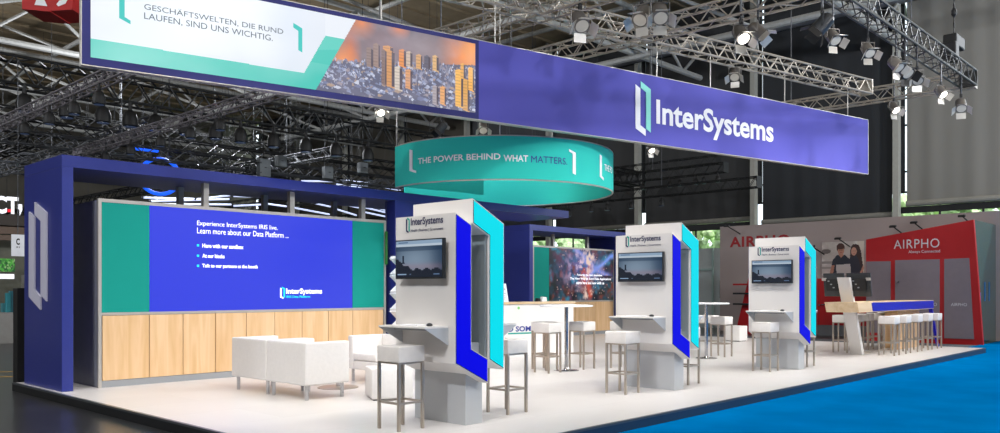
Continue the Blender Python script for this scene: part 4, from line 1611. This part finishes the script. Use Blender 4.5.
for i, px in enumerate([85, 110, 135, 165, 195, 225]):
    Y = ay(px, 10.97)
    plist.append(((10.84, Y, 6.22), 'black par lamp on the shade-darkened silver truss running far back, %s from the left' % far_labels[i].replace('nearest', 'first')))
for i, px in enumerate([30, 55, 80, 105]):
    Y = ay(px, 7.45)
    plist.append(((7.32, Y, 6.16), 'black par lamp on the upper left silver truss, %s from the left' % far_labels[i].replace('nearest', 'first')))
for i, px in enumerate([120, 170, 215, 245, 285, 310, 340, 370]):
    Y = 38.2 if i % 2 else 42.4
    X = ax(px, Y)
    plist.append(((X, Y, (8.2 if i % 2 else 9.4) + .1), 'small black lamp in the far rigging above the navy beam, %s from the left' % far_labels[i].replace('nearest', 'first')))
for i, (p, lb) in enumerate(plist):
    if p[1] > 38 and p[0] > 11:
        MBX = MB().tube((p[0], p[1], p[2]), (p[0], p[1], 18.849), .01, 5)
    else:
        MBX = None
    if i == 0:
        par0.location = p
        par0['label'] = lb
        par0['group'] = 'black lamps in the distant rigging'
        par0.scale = (1.0, 1.0, 1.0)
    else:
        o = dup(par0, p, 0, lb, 'black lamps in the distant rigging')
        if MBX:
            hw = MBX.build('hanging_wire', MIDT)
            hw.parent = o
            hw.matrix_parent_inverse = (Matrix.Translation(Vector(p)) @ Matrix.Scale(.85, 4)).inverted()
        s = 1.5 if p[1] == 28.575 else (.75 if p[0] > 20 else .85)
        o.scale = (s, s, s)

for (x, y, lb) in ((20, 40, 'bell shaped hall lamp under the roof behind the LED screen'), (6, 55, 'bell shaped hall lamp far back under the roof at the left')):
    t = thing('hall_lamp', lb, 'lamp', (x, y, 12.6), group='hall lamps under the roof')
    MB().add(*(lambda L_: (L_.v, L_.f[:-2]))(MB().lathe([(.75, .0), (.7, .35), (.3, .9), (.12, 1.1)], (x, y, 12.6), 20))).build('reflector', MIDT, t, smooth=True)
    MB().tube((x, y, 13.7), (x, y, 18.849), .02, 6).build('hanging_rod', MIDT, t)

# hanging loudspeaker boards
for i, (px0, px1, py0, py1, wd_) in enumerate([(260, 271, 158, 176, 'left of all four'), (278, 287, 155, 166, 'highest of the four'), (325.5, 333.5, 166, 178, 'third from the left'), (360.6, 368, 162, 172.5, 'nearest the turquoise ring')]):
    Yp = 33.0
    xa, xb = ax(px0, Yp), ax(px1, Yp)
    za, zb_ = zz(py1, xa, Yp), zz(py0, xa, Yp)
    t = thing('hanging_speaker', 'grey speaker cabinet in the far rigging, %s' % wd_, 'speaker', ((xa + xb) / 2, Yp, za), group='grey hanging speakers')
    MB().box(xa, xb, Yp, Yp + .3, za, zb_).build('cabinet', mat('speaker_grey', '6E7478', .6), t, bevel=.02)
    MB().tube(((xa + xb) / 2, Yp + .15, zb_), ((xa + xb) / 2, Yp + .15, 18.849), .015, 6).build('cable', BLACK, t)
    MB().lathe([(.05, 0), (.06, .02)], ((xa + xb) / 2, Yp - .01, (za + zb_) / 2), 10).build('badge', BLACK, t)

# fan of cold tube lights of a distant stand
def tube_light(px0, py0, px1, py1, Y, lb):
    a = at_px(px0, py0, Y=Y)
    b_ = at_px(px1, py1, Y=Y)
    t = thing('tube_light', lb, 'light', tuple(a), group='cold white tube lights of the distant stand')
    MB().tube(a, b_, .055, 8).build('tube', TUBEL, t)
    for p in (a, b_):
        d_ = (b_ - a).normalized()
        MB().tube(p - d_ * .06, p + d_ * .06, .07, 8).build('end_cap', MIDT, t)
        MB().tube(p, (p.x, p.y, 18.849), .008, 4).build('hanging_wire', MIDT, t)


tl = [(300, 181, 352, 181.5), (325, 179.5, 372, 183), (345, 180, 392, 188), (335, 184, 385, 191.5), (350, 184, 404, 188.5), (372, 185, 404, 191),
      (232, 196, 262, 197), (232, 206, 262, 204.5), (262, 203, 287, 206.5), (290, 207, 330, 214.5), (309, 202, 332, 207), (337, 203, 360, 208), (336, 209, 357, 215.5), (363, 207, 392, 214), (364, 212, 390, 217.5), (378, 208, 404, 216),
      (142, 197.5, 195, 199), (150, 201, 230, 199), (160, 204, 232, 204.5), (190, 200, 232, 195)]
nmz = ['one', 'two', 'three', 'four', 'five', 'six', 'seven', 'eight', 'nine', 'ten', 'eleven', 'twelve', 'thirteen', 'fourteen', 'fifteen', 'sixteen', 'seventeen', 'eighteen', 'nineteen', 'twenty']
for i, q in enumerate(tl):
    where = 'above the navy beam' if i < 6 else ('under the navy beam over the blue screen' if i < 16 else 'under the navy beam near the left pillar')
    idx = (i if i < 6 else (i - 6 if i < 16 else i - 16))
    tube_light(*q, 44 + (i % 4) * .6, 'cold white tube light %s, %s in its row' % (where, ['first', 'second', 'third', 'fourth', 'fifth', 'sixth', 'seventh', 'eighth', 'ninth', 'tenth'][idx]))

# blue neon ring and line
c = at_px(160, 176.5, Y=36)
mb = MB()
r_ = 17.5 / FPX * depth(c.x, c.y)
pts = [c + Vector((math.cos(a), -.35 * math.cos(a), math.sin(a))) * r_ for a in [2 * math.pi * i / 40 for i in range(41)]]
for a, b_ in zip(pts[:-1], pts[1:]):
    mb.tube(a, b_, .085, 8)
t = thing('neon_ring_sign', 'glowing blue ring sign half hidden by the navy beam', 'sign', tuple(c))
mb.build('glowing_tube', NEON, t, smooth=True)
for k_ in (-1, 1):
    MB().tube((c.x + k_ * r_ * .5, c.y, c.z + r_ * .8), (c.x + k_ * r_ * .5, c.y, 18.849), .01, 5).build('hanging_wire', MIDT, t)
for i, (a, b_) in enumerate((((128, 147.5), (142, 149.5)), ((144, 149.5), (158, 151)))):
    mb = MB().tube(at_px(*a, Y=36), at_px(*b_, Y=36), .07, 8)
    tag(mb.build('neon_tube', NEON), 'short blue neon line above the ring sign, %s half' % ['left', 'right'][i], 'light', 'blue neon lines')

# red hanging fire sign at the upper left
a, b_ = at_px(22, 12, d=19), at_px(67.5, 14, d=19)
p = (a + b_) / 2
t = thing('fire_sign', 'red hanging box sign with white fire symbols at the upper left corner', 'sign', (p.x, p.y, p.z))
u = Vector((RX, RY, 0))
f = Vector((OX, OY, 0))
wS = (67.5 - 22) / FPX * 19
dz = 1.0
zb_ = CZ + (PCY - 9) / FPX * 19
c0 = Vector((*LD((22 - PCX) / FPX * 19, 19), zb_))
MB().prism([(0, 0), (wS * .55, 0), (wS * .55, dz), (0, dz)], c0 + f * .5 * 0, (u * .9 + f * .3).normalized(), (0, 0, 1), f * .9).build('box_face', REDS, t)
uu = (u * .9 + f * .3).normalized()
MB().prism([(wS * .551, .02), (wS * 1.0, .10), (wS * 1.0, dz), (wS * .551, dz)], c0, uu, (0, 0, 1), f * .9).build('box_face', REDS, t)
sym = c0 - f * .01
MB().prism([(wS * .25, .12), (wS * .5, .12), (wS * .42, .32), (wS * .30, .30)], sym, uu, (0, 0, 1), -f * .005).build('flame_symbol', PWHITE, t)
MB().prism([(wS * .68, .18), (wS * .72, .14), (wS * .86, .22), (wS * .92, .36), (wS * .82, .42), (wS * .80, .30), (wS * .74, .28)], sym, uu, (0, 0, 1), -f * .005).build('hose_symbol', PWHITE, t)
MB().prism([(wS * .66, .46), (wS * .80, .50), (wS * .92, .62), (wS * .80, .66), (wS * .70, .60)], sym, uu, (0, 0, 1), -f * .005).build('hand_symbol', PWHITE, t)
MB().tube((p.x, p.y, zb_ + dz), (p.x, p.y, 14), .03, 6).build('hanging_rod', MIDT, t)

# ================================================================== RED NEIGHBOUR BOOTH
RXp = 25.5


def ry(px, py, X=RXp):
    s, z = on_plane(px, py, (X, 0), (0, 1))
    return s, z


t = thing('red_booth_wall', 'red booth front with slanting top and white phone company name, three grey doors', 'booth', (RXp, 7.5, 0))
poly = [(866, 239.6), (973.5, 219.6), (983, 346.5), (866, 340)]
pp = [ry(*q_) for q_ in poly]
pp = [(a, max(b_, 0.0)) for (a, b_) in pp]
pp[2] = (pp[2][0], 0.0)
pp[3] = (pp[3][0], 0.0)
MB().prism(pp, (RXp, 0, 0), (0, 1, 0), (0, 0, 1), (.12, 0, 0)).build('red_front', REDP, t)
for (a, b_, c_, d_, zbot) in ((866.5, 890.8, 261.6, 261.2, .25), (895.3, 939.8, 260.2, 259.2, .12), (944.4, 969.3, 259, 258, .16)):
    y0, za = ry(a, c_)
    y1, zb_ = ry(b_, d_)
    y1b = y1 if a < 940 else ry(974.2, 300)[0]
    MB().prism([(y0, zbot), (y0, za), (y1, zb_), (y1b, zbot)], (RXp - .002, 0, 0), (0, 1, 0), (0, 0, 1), (-.02, 0, 0)).build('grey_door', AIRD, t)
yh, zh = ry(895.8, 283)
MB().lathe([(.03, 0), (.03, .05)], (RXp - .06, yh - .08, zh), 10).build('door_handle', MIRROR, t)
AW = mat('booth_white_print', 'D8D4D6', .6)


def wall_text(body, pxa, pyb, pxb, pyt, X, parent, m, bold=0.0, space=1.0):
    ya, z0 = ry(pxa, pyb, X)
    yb, _ = ry(pxb, pyb, X)
    _, z1 = ry(pxa, pyt, X)
    return writing('lettering', body, parent, m, (X, ya, z0), (0, -1, 0), (0, 0, 1), abs(yb - ya), z1 - z0, bold=bold, off=.004, space=space)


wall_text('AIRPHO', 893.8, 249.0, 939.5, 240.0, RXp, t, AW, .0, 1.1)
wall_text('Always Connected', 908.5, 254.2, 940, 250.4, RXp, t, AW)
wall_text('AIRPHO', 951, 306, 967, 303, RXp - .022, t, AW)
wall_text('AIRPHO', 920, 305.8, 937, 302.6, RXp - .022, t, AW)
# glossy side wall in sea green
GL = mat('dark_green_glass', '3E5E58', .12, var=.15, scale=.6, coat=.5)
yc = pp[1][0]
MB().prism([(0, 0), (0, pp[1][1]), (5.5, pp[1][1]), (5.5, 0)], (RXp + .121, pp[1][0] + .0, 0), (1, 0, 0), (0, 0, 1), (0, .08, 0)).build('glass_side', GL, t)
gx = RXp + .12
for i in range(3):
    zc = 1.2
    MB().box(gx + .55 + i * .5, gx + .62 + i * .5, pp[1][0] - .012, pp[1][0] - .002, zc, zc + (.55 if i else .25)).build('blue_sign_stroke', mat('blue_sign', '2878B8', .5), t)

# taupe wall behind
TXp = 28.0
t = thing('taupe_booth_wall', 'long taupe wall with a red phone company name behind the farthest kiosk', 'booth', (TXp, 10, 0))
zt_w = 3.88
yL = ay(720, TXp)
MB().box(TXp, TXp + .15, 3.5, yL, 0, zt_w).build('wall_panel', AIRG, t)
RT = mat('dark_red_print', 'A01C24', .6)
wall_text('AIRPHO', 729.8, 247.5, 790, 237.0, TXp, t, RT, .03, 1.1)
# poster with two people and a laptop
y0, zlo = ry(822.3, 275.5, TXp)
y1, _ = ry(864.5, 275.5, TXp)
_, zhi = ry(822.3, 242.5, TXp)
nx, ny = 84, 66
P = Pic(nx, ny, 'B4AAA4')
pn = noise2(nx, ny, 5, 8)
P.mix((pn - .45) * 3, 'D2CCC6').rect(0, .35, .35, .42, '8E8682').rect(.0, .33, .2, .26, '8E8682').rect(.85, 1, 0, 1, 'C8BCB0').disc(.1, .72, .12, .07, '6E6462')
P.poly([(.20, .02), (.26, .46), (.36, .60), (.56, .60), (.66, .48), (.66, 0), (.2, 0)], '1E2432')
P.poly([(.66, .0), (.62, .34), (.68, .56), (.86, .60), (.98, .30), (.98, 0)], '242434')
P.disc(.45, .82, .095, .14, '4A2A22').disc(.46, .73, .075, .13, 'B07C66').disc(.45, .86, .095, .09, '4A2A22').poly([(.40, .60), (.46, .52), (.52, .60), (.50, .66), (.42, .66)], 'B07C66')
P.poly([(.80, .92), (.69, .84), (.67, .56), (.72, .52), (.80, .60), (.86, .50), (.95, .12), (.97, .30), (.93, .70), (.88, .88)], '38201E')
P.disc(.765, .70, .065, .12, 'C08E7A').poly([(.69, .80), (.76, .86), (.85, .80), (.84, .88), (.74, .92)], '38201E')
P.disc(.435, .74, .01, .012, '2A1A18').disc(.485, .74, .01, .012, '2A1A18').rect(.435, .485, .665, .68, '8E4A44').disc(.745, .71, .009, .011, '2A1A18').disc(.79, .71, .009, .011, '2A1A18').rect(.745, .785, .635, .65, 'A04A4A')
P.poly([(.18, .04), (.24, .30), (.31, .3), (.27, .05)], 'A87460').poly([(.9, .05), (.98, .3), (1, .2), (.94, .02)], 'B88472')
P.poly([(.36, .0), (.34, .32), (.68, .33), (.70, 0)], 'B9B4B2').rect(0, 1, 0, .04, 'C6C0BC')
po = thing('wall_poster', 'photo poster of two people with a laptop on the taupe wall', 'poster', (TXp - .01, (y0 + y1) / 2, zlo))
MB().box(TXp - .03, TXp - .005, y1, y0, zlo, zhi).build('board', mat('poster_edge', 'A8A09C', .6), po)
P.mesh('print', picture_mat('poster_print', 1, .5, lit=True), po, (TXp - .034, y0, zlo), (0, y1 - y0, 0), (0, 0, zhi - zlo))
# red cabinet under the poster
y0, z1 = ry(817, 278.5, TXp - .5)
y1, _ = ry(868, 278.5, TXp - .5)
t = thing('red_cabinet', 'red cabinet run below the poster of two people', 'cabinet', (TXp - .3, (y0 + y1) / 2, 0))
MB().box(TXp - .5, TXp - .01, y1, y0, .35, z1 + .0).build('body', REDP, t)
MB().box(TXp - .48, TXp - .01, y1, y0, 0, .35).build('plinth', mat('dark_plinth', '6E7074', .6), t)
MB().box(TXp - .53, TXp - .5, y0 - .12, y0 - .05, 1.0, 1.03).build('handle', MIRROR, t)
MB().box(TXp - .54, TXp - .5, y0 - .35, y0 - .15, 1.02, 1.05).build('handle', MIRROR, t)
# slanted red display with shelves
t = thing('red_display_stand', 'red slanting display stand with dark shelves left of the farthest kiosk', 'display stand', (26.6, ay(745, 26.6), 0))
ya, za = ry(749, 284, 26.6)
yb, _ = ry(738, 284, 26.6)
MB().prism([(ya - .5, 0), (ya - .5, za + .3), (ya, za + .3), (yb + .1, 0)], (26.6, 0, 0), (0, 1, 0), (0, 0, 1), (.3, 0, 0)).build('slanted_panel', REDP, t)
for (pyy, m) in ((284.5, REDP), (293.5, CHAR), (304, CHAR)):
    y_, z_ = ry(733.5, pyy, 26.4)
    MB().box(26.35, 26.65, y_ - .6, y_, z_ - .03, z_ + .03).build('shelf', m, t)
# arm spotlights on the taupe wall
for i, (px, py) in enumerate([(812, 246.5), (838, 238.5), (893, 226.5), (914, 222.5), (962, 216), (727, 226)]):
    y_, z_ = ry(px, py, TXp - .8)
    yb_, zb_ = ry(px + 11, py + 5.5, TXp)
    t = thing('arm_spotlight', 'small black arm spotlight on the taupe wall, %s' % ['just left of the poster', 'above the poster', 'over the slanting red top, lower one', 'over the slanting red top, higher one', 'near the right corner of the red booth', 'at its left end'][i], 'spotlight', (TXp, yb_, zb_), group='arm spotlights on the taupe wall')
    MB().tube((TXp, y_ - .1, z_ - .25), (TXp - .8, y_, z_), .02, 6).build('arm', BLACK, t)
    MB().obox((TXp - .82, y_, z_), (.05, 0, .015), (0, .10, 0), (0, 0, .03)).build('head', BLACK, t, bevel=.01)

# glass office cabin left of the taupe wall
GX = 30.0
y_a, y_b = ay(690, GX), ay(720.5, GX)
t = thing('office_cabin', 'grey green partition cabin with a door between the middle kiosk and the taupe wall', 'cabin', (GX, (y_a + y_b) / 2, 0))
zc = zz(249, GX, y_a)
MB().box(GX, GX + .1, y_b, y_a + 1.5, 0, zc).build('partition', mat('grey_green_panel', 'B2BABA', .4, var=.03), t)
y_d, _ = ry(713, 270, GX)
MB().box(GX - .05, GX, y_d - .04, y_d + .04, 0, zc).build('door_post', mat('mint_metal', '9DB4B0', .4), t)
MB().box(GX - .05, GX, y_d + .04, y_a, zc - .9, zc - .82).build('door_head', mat('mint_metal', '9DB4B0', .4), t)
MB().box(GX - .1, GX - .05, y_d - .5, y_d - .35, 1.2, 1.9).build('notice_board', CHAR, t)
# distant white furniture
for i, (px, py, lb) in enumerate([(742.5, 330, 'beige chair at the red neighbour booth, left of the farthest kiosk'), (735, 327, 'pale chair behind the beige one at the neighbour booth')]):
    p = W(px, py, .012)
    t = thing('cafe_chair', lb, 'chair', (p.x, p.y, .012), group='chairs at the neighbour booth')
    BE = mat('beige_plastic', 'C2B8AE', .5)
    MB().box(-.22, .22, -.22, .22, .43, .47).build('seat', BE, t, world=False, bevel=.01)
    MB().box(.18, .22, -.22, .22, .47, .86).build('backrest', BE, t, world=False, bevel=.01)
    for a in (-1, 1):
        for b_ in (-1, 1):
            MB().tube((a * .2, b_ * .2, 0), (a * .17, b_ * .17, .43), .014, 8).build('leg', CHAR, t, world=False)
p = W(736, 341, PT)
ottoman(p.x, p.y, 0, 'white cube ottoman right of the rear round table stools', .45, .42)

# ================================================================== FAR LEFT NEIGHBOURS
FY = 27.0


def fx(px, py=290):
    s, z = on_plane(px, py, (0, FY), (1, 0))
    return s, z


t = thing('neighbour_stand', 'dim neighbour stand with counter and glowing name at the far left edge', 'booth', (6, FY, 0))
MB().box(-4, 8.4, FY + .6, FY + .8, 0, 3.6).build('rear_wall', mat('dim_olive_wall', '6E6E60', .7), t)
for (pyy, hh_, m) in ((230, .25, mat('brown_fascia', '6A5648', .6)), (238, .15, mat('brown_fascia', '6A5648', .6)), (221, .35, mat('dark_brown_fascia', '3C332C', .6))):
    _, z = fx(10, pyy)
    MB().box(-4, 8.6, FY - .1, FY + .05, z - hh_ / 2, z + hh_ / 2).build('fascia_board', m, t)
_, z = fx(10, 312)
MB().box(-4, fx(14)[0], FY - .8, FY - .1, 0, z).build('counter', mat('grey_counter', '9A9894', .5), t)
x0, z0 = fx(-22, 212.5)
x1, z1 = fx(17.3, 197.5)
writing('lettering', 'ACT', t, SCRW, (x0, FY - .12, z0), (1, 0, 0), (0, 0, 1), x1 - x0, z1 - z0, bold=.04, off=.01)
xc0, zc0 = fx(18.3, 216)
MB().prism([(0, 0), (.07, .18), (.06, .34), (-.06, .34), (-.06, .2), (0, .18)], (xc0, FY - .13, zc0), (1, 0, 0), (0, 0, 1), (0, .02, 0)).build('comma', SCRW, t)
xr_, zr_ = fx(7, 212.5)
MB().lathe([(.04, 0), (.04, .08)], (xr_, FY - .2, zr_), 12).build('red_lamp', mat('red_glow', 'C01020', .5, emis='F01030', es=1), t)
x0, z0 = fx(-8, 271.5)
x1, z1 = fx(12.6, 259)
t2 = thing('plant_picture', 'glowing green plant picture in the far left neighbour stand', 'picture', ((x0 + x1) / 2, FY - .2, z0))
P = Pic(40, 20, '1E5A28')
P.mix((noise2(40, 20, 9, 6) - .45) * 6, '4FA83C').mix((noise2(40, 20, 12, 16) - .6) * 6, 'A8D088')
MB().box(x0, x1, FY - .2, FY - .14, z0, z1).build('frame', CHAR, t2)
P.mesh('picture', picture_mat('plant_glow', .8), t2, (x0, FY - .205, z0), (x1 - x0, 0, 0), (0, 0, z1 - z0))
x0, z0 = fx(-8, 278.8)
x1, z1 = fx(11.5, 274.2)
tag(MB().box(x0, x1, FY - .25, FY - .2, z0, z1).build('light_bar', SCRW), 'white light bar under the green plant picture', 'light')
# clutter on the counter
for i, (px, pyt, c_) in enumerate([(2, 293, '2F8E9A'), (6.5, 291, '3A7E90'), (11, 297, 'A88A60'), (1, 303, '4E98A4'), (8, 302, '8E7A5E')]):
    x_, zt2 = fx(px, pyt)
    _, zb2 = fx(px, 312)
    tag(MB().box(x_ - .06, x_ + .06, FY - .6 + .1 * i, FY - .48 + .1 * i, zb2 + .002, zt2).build('packaging_box', mat('pack_%d' % i, c_, .6), bevel=.005),
        '%s box on the far left counter' % ['teal', 'tall blue', 'tan', 'pale teal', 'brown'][i], 'box', 'boxes on the far left counter')
# letter sign
x0, z0 = fx(11.5, 256)
x1, z1 = fx(24.5, 234.8)
t = thing('letter_sign', 'white hanging sign with a black letter C beside the left pillar', 'sign', ((x0 + x1) / 2, FY - 1.2, z0))
fy2 = FY - 1.2
x0, z0 = on_plane(11.5, 256, (0, fy2), (1, 0))
x1, z1 = on_plane(24.5, 234.8, (0, fy2), (1, 0))
MB().box(x0, x1, fy2, fy2 + .03, z0, z1).build('board', mat('sign_white', 'D0D0D4', .5, emis='C8CCD4', es=.35), t)
writing('lettering', 'C', t, BLACK, (x0 + (x1 - x0) * .35, fy2 - .001, z0 + (z1 - z0) * .52), (1, 0, 0), (0, 0, 1), (x1 - x0) * .28, (z1 - z0) * .30, bold=.04, off=.004)
writing('lettering', '01', t, BLACK, (x0 + (x1 - x0) * .36, fy2 - .001, z0 + (z1 - z0) * .38), (1, 0, 0), (0, 0, 1), (x1 - x0) * .26, (z1 - z0) * .07, bold=.02, off=.004)
MB().box((x0 + x1) / 2 - .01, (x0 + x1) / 2 + .01, fy2 + .005, fy2 + .025, z1, 8).build('hanging_rod', MIDT, t)
# grey pillar and black post left of the navy pillar
x0, x1 = fx(14.5)[0], fx(24)[0]
tag(MB().box(x0, x1 + .3, FY - 1.0, FY - .6, 0, zz(275, x0, FY - 1)).build('stone_pillar', mat('grey_pillar', '77746E', .7)), 'short grey pillar at the far left counter end', 'pillar')
xb_ = ax(16.5, 13.98)
tag(MB().box(xb_, xb_ + .35, 13.95, 14.15, 0, 1.55).build('black_partition', BLACK, bevel=.01), 'black partition edge right behind the left navy pillar', 'partition')
# yellow floor tape
for i, (py0, py1) in enumerate(((371.5, 373), (376.5, 378))):
    a, b_ = W(-30, py0 + 1, .003), W(17, py0, .003)
    d_ = Vector((b_.x - a.x, b_.y - a.y, 0))
    n_ = Vector((-d_.y, d_.x, 0)).normalized() * .06
    tag(MB().add([a - n_, b_ - n_, b_ + n_, a + n_, ] + [q + Vector((0, 0, .002)) for q in (a - n_, b_ - n_, b_ + n_, a + n_)],
                 [(3, 2, 1, 0), (4, 5, 6, 7), (0, 1, 5, 4), (1, 2, 6, 5), (2, 3, 7, 6), (3, 0, 4, 7)]).build('floor_tape', mat('yellow_tape', 'C8A040', .6)),
        '%s yellow tape line on the dark floor at the left edge' % ['farther', 'nearer'][i], 'tape', 'yellow floor tape')

# remove unused prototypes
for k, o in protos.items():
    if k not in used:
        for c_ in list(o.children):
            bpy.data.objects.remove(c_)
        bpy.data.objects.remove(o)
